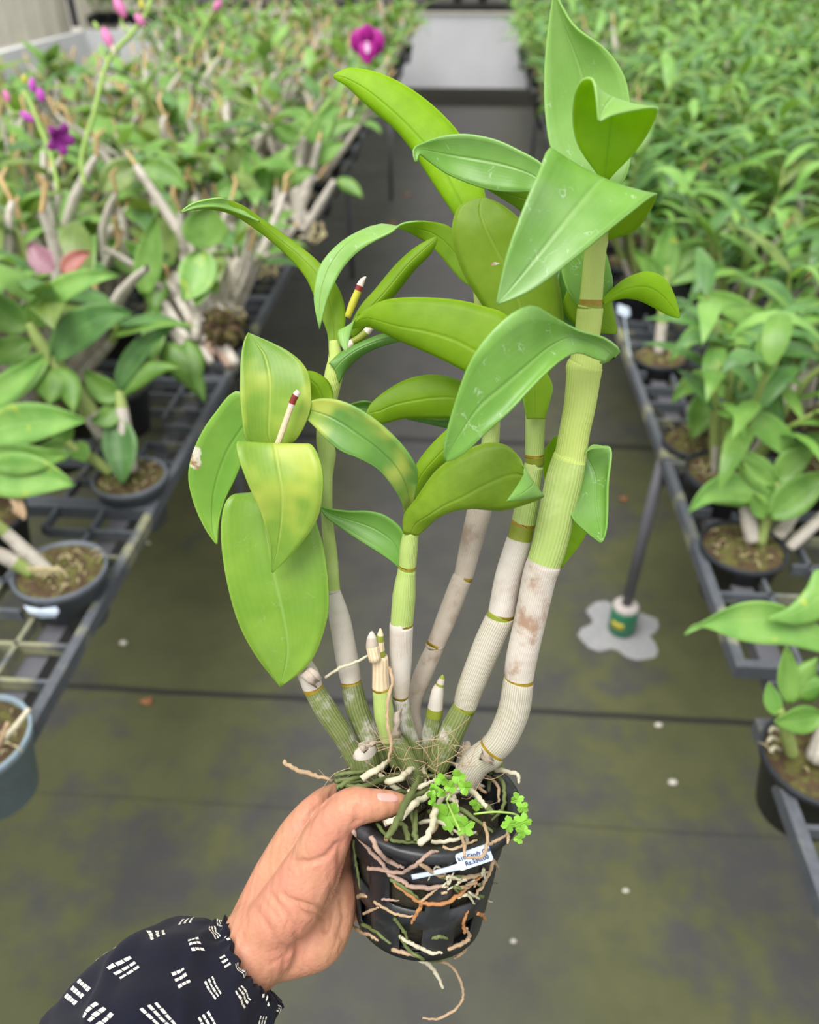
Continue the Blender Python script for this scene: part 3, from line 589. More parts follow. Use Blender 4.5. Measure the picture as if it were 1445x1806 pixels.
edge_clump(-.80, 2.45, (478, 468), ((430, 380, 0), (462, 350, 0), (500, 385, 0), (445, 330, 0), (410, 400, 0), (488, 330, 0), (395, 372, 0), (520, 400, 0), (470, 395, 1)), (((462, 352), (440, 255), 46, 4, 'T', 'bg_leaf2'), ((470, 350), (520, 255), 44, 6, 'U', 'bg_leaf'), ((445, 335), (372, 350), 38, -10, 'T', 'bg_leaf2'), ((440, 332), (408, 250), 50, 2, 'T', 'bg_olive'), ((490, 335), (560, 300), 30, 8, 'T', 'bg_leaf'), ((430, 382), (425, 440), 30, 2, 'U', 'bg_leaf2')), 'clump of bare pinkish canes on the left bench, above the long curled leaf', 15)
edge_clump(-.82, 2.95, (535, 405), ((590, 318, 0), (520, 300, 0), (500, 280, 0), (550, 290, 0), (478, 320, 0), (562, 250, 0), (535, 240, 0)), (((555, 290), (610, 250), 30, 6, 'T', 'bg_leaf2'), ((560, 255), (520, 180), 34, -4, 'T', 'bg_leaf'), ((560, 250), (640, 215), 26, 10, 'T', 'bg_leaf'), ((535, 245), (480, 210), 34, 8, 'T', 'bg_leaf'), ((560, 255), (590, 180), 30, 3, 'T', 'bg_leaf2'), ((592, 320), (640, 350), 24, 6, 'U', 'bg_leaf')), 'clump with one long bare cane leaning out over the aisle, left bench edge', 14)
# right bench
e, d = bench_pot('e', 'leafy orchid in a round mossy pot at the right bench edge, arching pointed leaves', 'pot_dark', .078)
c = bcane(e, [(1262, 775, d), (1280, 730, d - .02), (1298, 685, d - .05), (1326, 642, d - .06), (1345, 605, d - .07), (1352, 585, d - .07)], [20, 22, 22, 20, 18, 10], ['bg_stem'] * 5)
for b, t_, w, bd, f, tp in (((1293, 702), (1184, 712), 40, -34, 'T', 'bg_leaf2'), ((1296, 700), (1403, 612), 58, 6, 'T', 'bg_dark'), ((1260, 690), (1220, 774), 48, -2, 'T', 'bg_leaf'), ((1262, 672), (1286, 604), 48, 4, 'T', 'bg_leaf'), ((1326, 616), (1182, 640), 36, -46, 'T', 'bg_leaf2'), ((1350, 592), (1216, 520), 40, -18, 'T', 'bg_leaf2'), ((1355, 606), (1458, 618), 28, 22, 'T', 'bg_leaf2'), ((1354, 580), (1380, 526), 30, 2, 'T', 'bg_leaf2'), ((1362, 584), (1460, 528), 36, 8, 'T', 'bg_leaf2'), ((1300, 715), (1300, 838), 36, 2, 'T', 'bg_leaf')): ql(c, b, t_, w, bd, d - .06, d - .08, f, tp)
e, d = bench_pot('f', 'pot of straw-coloured moss with pale canes, on the right bench near the aisle', 'pot_dark', .082)
bcane(e, [(1327, 955, d - .01), (1322, 925, d - .02), (1316, 898, d - .03)], [24, 28, 22], ['bg_cane', 'bg_cane']); bcane(e, [(1392, 966, d), (1420, 940, d - .01), (1465, 900, d - .02)], [20, 22, 20], ['bg_cane', 'bg_cane']); bcane(e, [(1372, 945, d), (1388, 925, d - .01), (1412, 892, d - .02)], [24, 22, 16], ['bg_cane', 'bg_cane'])
c = bcane(e, [(1342, 960, d - .01), (1352, 915, d - .03), (1362, 880, d - .05), (1372, 850, d - .06)], [18, 18, 16, 10], ['bg_stem'] * 3)
for b, t_, w, bd, f, tp in (((1362, 886), (1214, 905), 46, -36, 'T', 'bg_leaf2'), ((1360, 912), (1470, 832), 58, 4, 'T', 'bg_leaf'), ((1348, 882), (1262, 888), 24, -4, 'U', 'bg_dark'), ((1405, 812), (1264, 728), 44, -24, 'T', 'bg_leaf2'), ((1370, 850), (1310, 790), 40, 6, 'T', 'bg_leaf2'), ((1405, 812), (1460, 765), 36, 6, 'T', 'bg_leaf'), ((1372, 850), (1440, 790), 44, 8, 'T', 'bg_leaf'), ((1352, 912), (1330, 870), 26, 4, 'T', 'bg_leaf'), ((1365, 870), (1290, 812), 34, -8, 'T', 'bg_leaf')): ql(c, b, t_, w, bd, d - .06, d - .08, f, tp)
e, d = bench_pot('g', 'orchid at the right edge beyond the gap, long pale leaf reaching into the aisle', 'pot_dark', .082)
c = bcane(e, [(1398, 1330, d - .03), (1390, 1300, d - .06), (1382, 1275, d - .08), (1376, 1250, d - .09)], [22, 22, 18, 12], ['bg_stem'] * 3)
for b, t_, w, bd, f, tp in (((1374, 1260), (1357, 1204), 28, 3, 'T', 'bg_leaf2'), ((1452, 1262), (1366, 1272), 44, 4, 'T', 'bg_leaf'), ((1400, 1235), (1442, 1160), 44, 4, 'U', 'bg_leaf2'), ((1402, 1225), (1460, 1205), 46, 4, 'U', 'bg_leaf2'), ((1395, 1240), (1388, 1140), 36, 0, 'T', 'bg_leaf')): ql(c, b, t_, w, bd, d - .09, d - .10, f, tp)
c = bcane(e, [(1440, 1340, d - .02), (1470, 1270, d - .04), (1500, 1190, d - .06), (1510, 1120, d - .08)], [40, 40, 34, 20], ['bg_cane', 'bg_cane', 'bg_stem'])
dg = d - .07
leaf('leaf', [(1500, 1140), (1440, 1100), (1390, 1072), (1350, 1061), (1312, 1063), (1277, 1076), (1238, 1098), (1222, 1104), (1207, 1120)], [(1500, 1152), (1440, 1122), (1390, 1100), (1350, 1092), (1312, 1092), (1277, 1095), (1240, 1102), (1222, 1109), (1208, 1120)], [(1500, 1165), (1440, 1149), (1392, 1138), (1345, 1136), (1310, 1130), (1285, 1122), (1245, 1106), (1230, 1110), (1210, 1120)], 0, 'T', 'bg_leaf2', 'bg_leaf', c, cup=.008, dfun=lambda v: dg)
leaf('leaf', [(1505, 1040), (1445, 1004), (1420, 1040), (1390, 1072), (1354, 1089)], [(1505, 1065), (1450, 1050), (1425, 1068), (1392, 1083), (1355, 1090)], [(1505, 1090), (1460, 1090), (1430, 1100), (1400, 1102), (1356, 1092)], 0, 'U', 'bg_leaf2', 'bg_leaf2', c, cup=.006, dfun=lambda v: dg - .02)
for k in range(3):
    u0 = 1362 + R_.uniform(-4, 14) + k * 2; v0 = 1288 + k * 17; bcane(e, [(u0 + 10, v0, d - .01), (u0, v0 - 4, d - .03), (u0 - 8 + R_.uniform(-4, 4), v0 + 4, d - .03)], [6, 7, 5], ['root_white', 'root_white'], 'root')
for k in range(2):
    u0 = 1372 + k * 14; v0 = 1385 + k * 22; bcane(e, [(u0 + 22, v0 - 6, d + .02), (u0 + 4, v0, d), (u0 - 2, v0 + 16, d)], [8, 9, 6], ['root_white', 'root_tan'], 'root')
e, d = bench_pot('h', 'small mossy pot at the right bench edge beside the thick held cane', 'pot_dark', .075)
c = bcane(e, [(1162, 625, d), (1168, 570, d - .03), (1172, 520, d - .05), (1178, 470, d - .06)], [18, 20, 16, 10], ['bg_cane', 'bg_stem', 'bg_stem'])
for b, t_, w, bd, f, tp in (((1172, 500), (1185, 390), 44, 2, 'T', 'bg_leaf2'), ((1172, 520), (1115, 440), 34, -8, 'T', 'bg_leaf'), ((1170, 540), (1235, 580), 34, 12, 'T', 'bg_dark'), ((1176, 490), (1255, 430), 34, 12, 'T', 'bg_leaf'), ((1175, 500), (1300, 490), 36, 22, 'T', 'bg_leaf2'), ((1172, 530), (1100, 520), 30, -14, 'T', 'bg_leaf')): ql(c, b, t_, w, bd, d - .05, d - .08, f, tp)
e, d = bench_pot('i', 'mossy pot half hidden behind arching leaves in the second row, right bench', 'pot_dark', .078)
c = bcane(e, [(1395, 680, d), (1400, 620, d - .03), (1405, 570, d - .05)], [18, 20, 12], ['bg_cane', 'bg_stem'])
for b, t_, w, bd, f, tp in (((1400, 640), (1420, 690), 44, 10, 'T', 'bg_dark'), ((1402, 600), (1465, 560), 34, 10, 'T', 'bg_leaf'), ((1402, 620), (1340, 640), 30, -10, 'T', 'bg_leaf'), ((1405, 575), (1440, 500), 30, 4, 'T', 'bg_leaf2')): ql(c, b, t_, w, bd, d - .03, d - .06, f, tp)
# flowering plants on the left bench
def petal(mb, c, ax, ang, ln, w, mi, lift=.15):
    ax = Vector(ax).normalized(); a = (UP - ax * UP.dot(ax)).normalized(); b = ax.cross(a); dr = a * math.cos(ang) + b * math.sin(ang); sd = ax.cross(dr); vs = []; n = 6
    for i in range(n + 1):
        s = i / n; h = w / 2 * math.sin(math.pi * min(1, .08 + s * .92)) ** .6 * (1 if i < n else .25); p = Vector(c) + dr * (ln * s) + ax * (lift * ln * math.sin(s * 2.2))
        vs += [p - sd * h, p + ax * (-.06 * ln), p + sd * h]
    mb.add(vs, [f for i in range(n) for f in ((3 * i, 3 * i + 1, 3 * i + 4, 3 * i + 3), (3 * i + 1, 3 * i + 2, 3 * i + 5, 3 * i + 4))], mi)
def spike(e, pts, d, w=5): return bcane(e, [(u, v, d) for u, v in pts], [w] * len(pts), ['spike'] * (len(pts) - 1), 'flower_stem')
def bud(e, u, v, d, ln, w, ang, matn):
    p = P(u, v, d); k = d / F; q = (RT * math.cos(ang) - UP * math.sin(ang)) * (ln * k); m = MB()
    m.tube([p - q * .5, p - q * .3, p, p + q * .3, p + q * .5], [w * k * .15, w * k * .38, w * k * .5, w * k * .36, w * k * .06], 10, sub=2); return m.build('bud', M[matn], e)
def flower_plant(x, y, label):
    e = empty('flowering_orchid', (x, y, BH), label, 'potted plant'); o = lnk('pot', POT_ME, e); lnk('potting_medium', MED_ME, e)
    can, al = R_.choice(VAR['old'])
    for c in can: lnk('cane', c, e, (0, 0, .113))
    return e
d = 2.6; pf = P(600, 330, 2.75); e = flower_plant(-.78, 2.62, 'orchid with one open magenta flower high above the left bench'); 
fc = P(648, 76, d); spike(e, [(520, 250), (570, 190), (625, 130), (650, 95)], d + .04, 3); m = MB()
ax = -ray(648, 76); k = d / F
for an, ln, w, mi in ((0, 30, 26, 0), (1.35, 32, 40, 0), (-1.35, 32, 40, 0), (2.6, 26, 20, 0), (-2.6, 26, 20, 0)): petal(m, fc, ax, an, ln * k, w * k, mi)
fo = m.build('flower', M['purple'], e); solid(fo, .001); m = MB(); petal(m, fc + ax.normalized() * .006, ax, math.pi, 34 * k, 24 * k, 0); o = m.build('lip', M['purple'], fo); solid(o, .001)
m = MB(); petal(m, fc + ax.normalized() * .012, ax, math.pi, 16 * k, 9 * k, 0); m.tube([fc, fc + ax.normalized() * .014], [.006, .004], 8); m.build('column', M['lip'], fo)
d = 1.95; e = flower_plant(-1.12, 1.80, 'orchid with a tall stalk of pink buds at the upper left')
spike(e, [(150, 330), (144, 277), (166, 199), (191, 108), (238, 53), (262, 14), (270, -20)], d, 8)
for u, v, ln, w, a, mt in ((190, 68, 40, 18, 1.2, 'pinkbud'), (212, 14, 40, 20, 1.1, 'pinkbud'), (247, 36, 26, 16, 1.0, 'pinkbud'), (200, 88, 24, 9, 1.2, 'root_white'), (170, 46, 18, 8, 1.0, 'spike'), (250, 8, 20, 10, 1.3, 'budyellow')): bud(e, u, v, d - .01, ln, w, a, mt)
spike(e, [(176, 80), (181, 95), (190, 108)], d, 5); spike(e, [(214, 32), (218, 48), (230, 58)], d, 5)
d = 1.8; e = flower_plant(-1.32, 1.72, 'orchid with small violet buds and one half-open flower at the far left')
spike(e, [(103, 340), (91, 277), (69, 221), (53, 180), (40, 160)], d, 7)
for u, v, ln, w, a, mt in ((57, 150, 26, 13, 1.5, 'purple2'), (72, 168, 26, 16, 1.3, 'purple2'), (12, 170, 24, 12, 1.2, 'pinkbud'), (48, 206, 30, 14, .6, 'purple2'), (43, 140, 16, 10, 1.5, 'budyellow')): bud(e, u, v, d - .01, ln, w, a, mt)
spike(e, [(14, 182), (24, 198), (60, 196)], d, 4); m = MB(); fc = P(92, 238, d - .01); ax = (RT * .75 - UP * .5 - FW * .4).normalized(); k = d / F
for an in (0, 1.25, -1.25, 2.5, -2.5): petal(m, fc, ax, an, 30 * k, 20 * k, 0, .9)
o = m.build('flower', M['purple2'], e); solid(o, .001)
ql(e, (95, 475), (52, 425), 40, 6, d - .12, d - .10, 'T', 'bg_plum', 'bg_plum'); ql(e, (110, 480), (160, 445), 30, 6, d - .12, d - .10, 'T', 'bg_red', 'bg_red')
d = 3.0; e = flower_plant(-1.15, 2.9, 'orchid with a single pink bud near the top, left bench'); spike(e, [(330, 110), (362, 40), (380, 12)], d, 4); bud(e, 384, 10, d, 24, 14, -1.0, 'pinkbud')
g = MB(); dh = depth(NEARPOTS['h'] + Vector((0, 0, .125))) + .02; g.add([P(1090, 536, dh), P(1110, 543, dh), P(1112, 556, dh), P(1104, 560, dh), P(1090, 552, dh)], [(0, 1, 2, 3, 4)]); g.tube([P(1101, 556, dh), P(1106, 590, dh), P(1112, 630, dh)], [.002, .002, .0015], 6)
o = g.build('plant_tag', M['tag'], smooth=False); solid(o, .001); tag(o, 'small white tag standing in a pot just right of the thick held cane', 'plant tag')
# litter on the floor
for u, v, s, lab, mt in ((1099, 880, .012, 'small brown dry leaf on the floor left of the pole', 'dry'), (716, 343, .02, 'brown dry leaf on the floor far down the aisle', 'dry'), (690, 392, .02, 'second reddish dry leaf on the floor behind the top-left leaf', 'dry'), (258, 1237, .012, 'orange-brown leaf scrap on the mat at the lower left', 'dry'), (218, 1134, .010, 'pale scrap on the mat beside the left bench', 'pebble'), (1162, 1279, .009, 'pale round pebble on the mat at the right', 'pebble'), (1104, 1571, .006, 'white speck of grit right of the pot', 'pebble'), (906, 1660, .005, 'white speck of grit just right of the pot base', 'pebble'), (262, 958, .006, 'white bead of grit near the left bench edge', 'pebble'), (1187, 1380, .010, 'curled pale straw on the mat beside the right bench', 'pebble')):
    p = onz(u, v, .004); m = MB()
    if mt == 'dry': vs = [p + Vector((math.cos(a) * s * 1.5, math.sin(a) * s, .004 * math.sin(2 * a) + .002)) for a in [k * .5236 for k in range(12)]]; m.add(vs + [p + Vector((0, 0, .006))], [(k, (k + 1) % 12, 12) for k in range(12)])
    else: m.tube([p + Vector((-s, 0, -.002)), p + Vector((-s * .5, 0, .0)), p + Vector((s * .5, 0, .0)), p + Vector((s, 0, -.002))], [s * .3, s * .7, s * .7, s * .2], 8, sub=2)
    o = m.build('fallen_leaf' if mt == 'dry' else 'grit', M[mt]); tag(o, lab, 'litter')
    if mt == 'dry': solid(o, .0008)

# ------------------------------------------------------------------ the held orchid: pot
HERO = empty('potted_orchid', P(745, 1600, .50), 'tall green orchid in a slotted black pot held up by the hand', 'potted plant')
rc_ = ray(757, 1400).normalized(); dn = (RT * (-19) - UP * 215).normalized(); dn = (dn - rc_ * dn.dot(rc_)).normalized()
AX = (dn * math.sin(math.radians(55)) + rc_ * math.cos(math.radians(55))).normalized()      # pot axis, rim to base
RC = P(757, 1400, .45); RO = 163 * .45 / F; RB = RO * .89; RBOT = RO * .70; PH = .080
ea = (RT - AX * RT.dot(AX)).normalized(); eb = AX.cross(ea)
def pp(r, h, a): return RC + AX * h + ea * (r * math.cos(a)) + eb * (r * math.sin(a))
m = MB(); n = 80; rows = [0.0, .010, .020, .026, .036, .043, .051, .056, .067, .074, PH]; vs = []
def prad(h): return RB + (RBOT - RB) * h / PH
for h in rows: vs += [pp(prad(h), h, 2 * math.pi * k / n) for k in range(n)]
fs = []
for i in range(len(rows) - 1):
    for k in range(n):
        kk = k % 10
        if 3 <= i <= 4 and kk < 6: continue
        if 7 <= i <= 8 and kk < 4 : continue
        fs.append((i * n + k, i * n + (k + 1) % n, (i + 1) * n + (k + 1) % n, (i + 1) * n + k))
m.add(vs, fs); o = m.build('pot', M['pot_black'], HERO); md = o.modifiers.new('wall', 'SOLIDIFY'); md.thickness = .0018; md.offset = 0
m = MB(); lathe(m, [(RB - .002, .004), (RB - .001, -.001), (RO - .002, -.0015), (RO, 0), (RO, .0045), (RO - .0012, .005), (RB + .001, .003), (RB - .001, .006)], RC, AX, 72); m.build('rim', M['pot_black'], HERO)
m = MB(); vs = [pp(prad(PH) * f, PH - .0012, 2 * math.pi * k / 40) for f in (1, .3) for k in range(40)]; m.add(vs, [(k, (k + 1) % 40, 40 + (k + 1) % 40, 40 + k) for k in range(40)]); o = m.build('base', M['pot_black'], HERO); solid(o, .0015)
hr = random.Random(11); m = MB(); vs = []; prof = [(0, .010), (.3, .011), (.6, .012), (.9, .013), (.965, .02), (.955, .045), (.94, PH - .006), (.5, PH - .003), (0, PH - .003)]; nn_ = 40
for f, h in prof:
    for k in range(nn_):
        j = hr.uniform(-.0025, .0025) if h < .02 and f < .95 else 0; vs.append(pp(prad(h) * f * (1 - (.01 if h > .02 else 0)) - .0012 * (f > .9), h + j, 2 * math.pi * k / nn_))
m.add(vs, [(i * nn_ + k, i * nn_ + (k + 1) % nn_, (i + 1) * nn_ + (k + 1) % nn_, (i + 1) * nn_ + k) for i in range(len(prof) - 1) for k in range(nn_)])
m.build('potting_medium', M['medium'], HERO)
# surfaces to lay roots on
def tree(mb): return BVHTree.FromPolygons([Vector(v) for v in mb.v], mb.f)
tb = MB(); lathe(tb, [(0, 0), (RO, 0), (RO, .005), (RB, .006), (RBOT, PH), (0, PH)], RC, AX, 64); PT = tree(tb)
def onpot(u, v, off=.002, fall=None):
    r = ray(u, v); rn = r.normalized(); h = PT.ray_cast(CP, rn)
    if h[0]: return h[0] - rn * off
    n_ = PT.find_nearest(P(u, v, fall or .47))[0]; return P(u, v, depth(n_) - off)
def rimplane(u, v, h=0.0):
    r = ray(u, v); t_ = (RC + AX * h - CP).dot(AX) / r.dot(AX); return CP + r * t_

# ------------------------------------------------------------------ the held orchid: canes
CM = ['sheath', 'cane_green', 'cane_light', 'ring', 'band_green', 'cane_old', 'sheath_brown', 'sheath_net', 'stubtan', 'sheath_mid']
ci = {k: i for i, k in enumerate(CM)}
def cane(st, dz, name='cane', n=20, label=None):
    """st: (u, v, width, material of the stretch that begins here), listed from the pot up; dz runs from dz[0] to dz[1]"""
    K = len(st); pts = []; rad = []; L = [0]
    for i in range(1, K): L.append(L[-1] + math.hypot(st[i][0] - st[i - 1][0], st[i][1] - st[i - 1][1]))
    for i, s in enumerate(st):
        f = L[i] / L[-1]; d = hd(s[1]) + dz[0] + (dz[1] - dz[0]) * f; pts.append(P(s[0], s[1], d)); rad.append(s[2] / 2 * d / F)
    m = MB(); m.tube(pts, rad, n, sub=4, mlist=[ci[s[3]] for s in st[:-1]]); o = m.build(name, [M[k] for k in CM], HERO)
    if label: o['label'] = label
    return o
c1 = cane([(815, 1392, 46, 'sheath_net'), (838, 1348, 52, 'sheath_net'), (862, 1330, 56, 'sheath_net'), (868, 1324, 50, 'ring'), (871, 1320, 50, 'sheath_net'), (888, 1298, 54, 'sheath_net'), (907, 1252, 56, 'sheath_net'), (914, 1206, 54, 'sheath_net'), (915, 1200, 51, 'ring'), (916, 1195, 51, 'sheath_mid'), (920, 1162, 55, 'sheath_mid'), (937, 1086, 56, 'sheath_mid'), (951, 1020, 60, 'sheath_mid'), (958, 998, 62, 'sheath_mid'), (960, 991, 60, 'cane_green'), (972, 952, 62, 'cane_green'), (994, 852, 66, 'cane_green'), (1004, 812, 60, 'cane_light'), (1007, 802, 56, 'cane_light'), (1014, 760, 54, 'cane_light'), (1023, 715, 56, 'cane_light'), (1029, 668, 60, 'cane_light'), (1031, 648, 65, 'cane_light'), (1033, 640, 58, 'cane_light'), (1036, 596, 44, 'cane_light'), (1041, 548, 46, 'cane_light'), (1041, 545, 43, 'band_green'), (1042, 538, 41, 'ring'), (1043, 528, 40, 'cane_light'), (1046, 490, 38, 'cane_light'), (1050, 446, 38, 'cane_light'), (1052, 425, 42, 'cane_light'), (1060, 380, 30, 'cane_light'), (1067, 320, 16, 'cane_light')], (.012, -.004), label='thickest cane, pale papery below and green above')
c2 = cane([(770, 1356, 40, 'cane_old'), (783, 1322, 46, 'cane_old'), (804, 1277, 44, 'cane_old'), (818, 1250, 41, 'band_green'), (821, 1244, 41, 'sheath_net'), (829, 1216, 46, 'sheath_net'), (861, 1137, 52, 'sheath_net'), (880, 1096, 52, 'sheath_net'), (882, 1089, 48, 'band_green'), (884, 1083, 47, 'ring'), (885, 1080, 47, 'sheath'), (897, 1018, 48, 'sheath'), (914, 960, 46, 'sheath'), (917, 950, 43, 'band_green'), (922, 926, 43, 'ring'), (924, 921, 43, 'cane_green'), (928, 898, 42, 'cane_green'), (941, 826, 34, 'cane_green'), (943, 819, 33, 'band_green'), (943, 806, 33, 'ring'), (943, 801, 33, 'cane_green'), (944, 760, 34, 'cane_green'), (945, 730, 36, 'cane_light'), (947, 702, 44, 'cane_light'), (948, 685, 40, 'cane_light')], (.024, .012))
c3 = cane([(735, 1348, 30, 'cane_old'), (728, 1317, 28, 'cane_old'), (714, 1270, 28, 'cane_old'), (707, 1229, 27, 'ring'), (707, 1226, 28, 'sheath'), (707, 1162, 40, 'sheath'), (708, 1106, 42, 'sheath'), (709, 1101, 41, 'ring'), (709, 1098, 40, 'cane_green'), (713, 1050, 41, 'cane_green'), (717, 1010, 32, 'cane_green'), (718, 1004, 31, 'band_green'), (718, 1000, 31, 'ring'), (719, 997, 31, 'cane_green'), (721, 968, 32, 'cane_green'), (725, 940, 28, 'cane_light'), (729, 915, 24, 'cane_light')], (.022, .002))
c4 = cane([(742, 1340, 26, 'sheath_brown'), (735, 1300, 27, 'sheath_brown'), (728, 1248, 29, 'sheath_brown'), (746, 1191, 34, 'sheath_brown'), (766, 1145, 32, 'sheath_brown'), (768, 1139, 36, 'ring'), (770, 1135, 32, 'sheath_brown'), (790, 1085, 36, 'sheath_brown'), (813, 1025, 36, 'sheath_brown'), (816, 1020, 34, 'ring'), (818, 1016, 34, 'sheath_brown'), (833, 952, 40, 'sheath_brown'), (846, 900, 44, 'sheath_brown'), (858, 830, 36, 'cane_green'), (867, 760, 30, 'cane_light'), (866, 690, 28, 'cane_light'), (856, 600, 24, 'cane_light'), (846, 530, 20, 'cane_light'), (842, 490, 16, 'cane_light')], (.035, .055), label='thin brownish cane behind the others')
c5 = cane([(672, 1352, 38, 'cane_old'), (653, 1306, 40, 'cane_old'), (631, 1252, 41, 'cane_old'), (620, 1205, 36, 'ring'), (619, 1200, 36, 'sheath'), (612, 1162, 40, 'sheath'), (600, 1095, 38, 'sheath'), (589, 1048, 27, 'sheath'), (588, 1040, 24, 'cane_green'), (583, 974, 24, 'cane_green'), (577, 914, 20, 'cane_green'), (576, 842, 22, 'cane_green'), (577, 800, 32, 'cane_green'), (572, 770, 28, 'cane_light'), (578, 715, 30, 'cane_light'), (590, 656, 33, 'cane_light'), (592, 630, 26, 'cane_light'), (588, 600, 14, 'cane_light')], (.022, .032))
c6 = cane([(634, 1352, 36, 'cane_old'), (616, 1318, 34, 'cane_old'), (599, 1288, 38, 'cane_old'), (575, 1252, 40, 'cane_old'), (554, 1216, 36, 'ring'), (551, 1210, 36, 'sheath'), (544, 1190, 38, 'sheath'), (532, 1168, 32, 'sheath')], (.014, .006), label='short cut grey cane under the big drooping leaf')
cs = cane([(700, 1352, 22, 'cane_old'), (686, 1305, 26, 'cane_green'), (678, 1262, 36, 'cane_green'), (673, 1216, 31, 'ring'), (672, 1212, 31, 'stubtan'), (671, 1162, 28, 'stubtan'), (670, 1158, 22, 'band_green'), (668, 1146, 22, 'stubtan'), (669, 1130, 17, 'band_green'), (671, 1120, 12, 'stubtan'), (671, 1108, 2, 'stubtan')], (.012, .004), label='short green stub with tan sheaths and a pointed tip')
m = MB(); m.tube([P(662, 1165, .437), P(657, 1140, .436), P(656, 1125, .436), P(656, 1113, .436)], [.0035, .0036, .0028, .0004], 12, sub=3, mlist=[8, 6, 0]); m.build('side_shoot', [M[k] for k in CM], cs)
c7 = cane([(752, 1340, 26, 'cane_old'), (759, 1299, 32, 'cane_old'), (766, 1262, 29, 'band_green'), (768, 1248, 27, 'sheath'), (772, 1220, 22, 'sheath'), (776, 1209, 15, 'band_green'), (777, 1205, 14, 'sheath'), (780, 1196, 10, 'band_green'), (781, 1190, 2, 'band_green')], (.028, .022), label='small pointed stub between the middle canes')
cane([(655, 1380, 34, 'cane_old'), (648, 1350, 48, 'cane_old'), (642, 1326, 46, 'sheath'), (640, 1318, 30, 'sheath_brown')], (.016, .010), 'old_stub'); cane([(735, 1378, 30, 'cane_old'), (722, 1350, 34, 'cane_old'), (706, 1318, 32, 'cane_old'), (698, 1300, 20, 'sheath')], (.010, .004), 'old_stub'); cane([(872, 1395, 30, 'cane_old'), (876, 1360, 32, 'cane_old'), (868, 1335, 24, 'sheath_brown')], (.030, .030), 'old_stub'); cane([(815, 1350, 24, 'cane_old'), (822, 1322, 22, 'sheath_brown'), (826, 1308, 6, 'sheath_brown')], (.03, .03), 'old_stub')
for (a, b, c_, d_) in (((686, 1300), (698, 1255), (708, 1250), (706, 1300)), ((632, 1316), (658, 1306), (666, 1312), (640, 1330)), ((528, 1190), (548, 1176), (566, 1196), (556, 1214)), ((846, 1340), (850, 1318), (872, 1340), (868, 1350))):
    m = MB(); vs = []; g_ = 6                                         # torn papery sheath
    for i in range(g_ + 1):
        for j in range(3):
            s = i / g_; t_ = j / 2; u = (a[0] * (1 - s) + b[0] * s) * (1 - t_) + (d_[0] * (1 - s) + c_[0] * s) * t_; v = (a[1] * (1 - s) + b[1] * s) * (1 - t_) + (d_[1] * (1 - s) + c_[1] * s) * t_
            vs.append(P(u + hr.uniform(-3, 3), v + hr.uniform(-3, 3), hd(v) + (-.006 if j == 1 else -.002) + hr.uniform(-.001, .001)))
    m.add(vs, [(i * 3 + j, i * 3 + j + 1, i * 3 + j + 4, i * 3 + j + 3) for i in range(g_) for j in range(2)])
    o = m.build('torn_sheath', M['sheath_brown'], HERO); solid(o, .0004)
# flower stubs
def stub(par, pts, w, dz, mats, name='flower_stub'):
    m = MB(); ds = [hd(v) + dz for u, v in pts]; m.tube([P(u, v, d) for (u, v), d in zip(pts, ds)], [x / 2 * d / F for x, d in zip(w, ds)], 12, sub=3, mlist=list(range(len(mats)))); return m.build(name, [M[k] for k in mats], par)
stub(c5, [(613, 560), (622, 536), (632, 513), (635, 504), (640, 494), (646, 488)], [11, 14, 13, 13, 9, 2], .028, ['budyellow', 'budyellow', 'budred', 'budtip', 'budtip'])
stub(c5, [(612, 612), (622, 603), (634, 596), (646, 586), (653, 578), (662, 570)], [16, 12, 13, 14, 13, 12], .030, ['budtip', 'band_green', 'band_green', 'budtip', 'budtip'])
stub(c5, [(484, 800), (497, 764), (513, 718), (515, 712), (519, 702), (522, 697), (527, 690)], [11, 11, 11, 12, 12, 12, 10], -.012, ['stubtan', 'stubtan', 'budtip', 'budred', 'budred', 'budtip'])

# ------------------------------------------------------------------ the held orchid: leaves
LF = lambda *a, **k: leaf('leaf', *a, **k)
LF([(1050, 345), (1000, 305), (973, 260), (963, 195), (962, 130), (966, 75), (971, 30), (977, -8)], [(1066, 345), (1060, 300), (1048, 240), (1034, 185), (1025, 130), (1010, 85), (993, 40), (978, -9)], [(1085, 345), (1108, 300), (1113, 250), (1111, 185), (1101, 135), (1068, 88), (1012, 47), (980, -8)], [.004, .012, .016, .012, .006], 'T', 'leaf_pale', parent=c1, cup=.006)
LF([(1060, 316), (1022, 262), (1010, 217), (1013, 168), (1027, 140), (1046, 138), (1053, 165), (1057, 211)], [(1067, 317), (1071, 270), (1077, 222), (1082, 185), (1085, 172), (1078, 175), (1066, 190), (1058, 213)], [(1074, 316), (1112, 278), (1140, 242), (1158, 205), (1158, 188), (1120, 192), (1080, 202), (1060, 213)], [0, -.004, -.008, -.016, -.024, -.030, -.034, -.036], 'U', 'leaf_pale', 'leaf_bright', parent=c1, cup=-.004, ref=2)
LF([(1045, 425), (1005, 350), (975, 261), (950, 308), (918, 385), (895, 452), (877, 533)], [(1058, 425), (1066, 370), (1068, 314), (1012, 372), (957, 440), (911, 497), (878, 535)], [(1074, 420), (1126, 402), (1160, 341), (1109, 376), (1022, 447), (945, 506), (880, 536)], [0, -.010, -.028, -.040, -.048, -.052, -.054], 'T', 'leaf_top', parent=c1, cup=.003, ref=4)
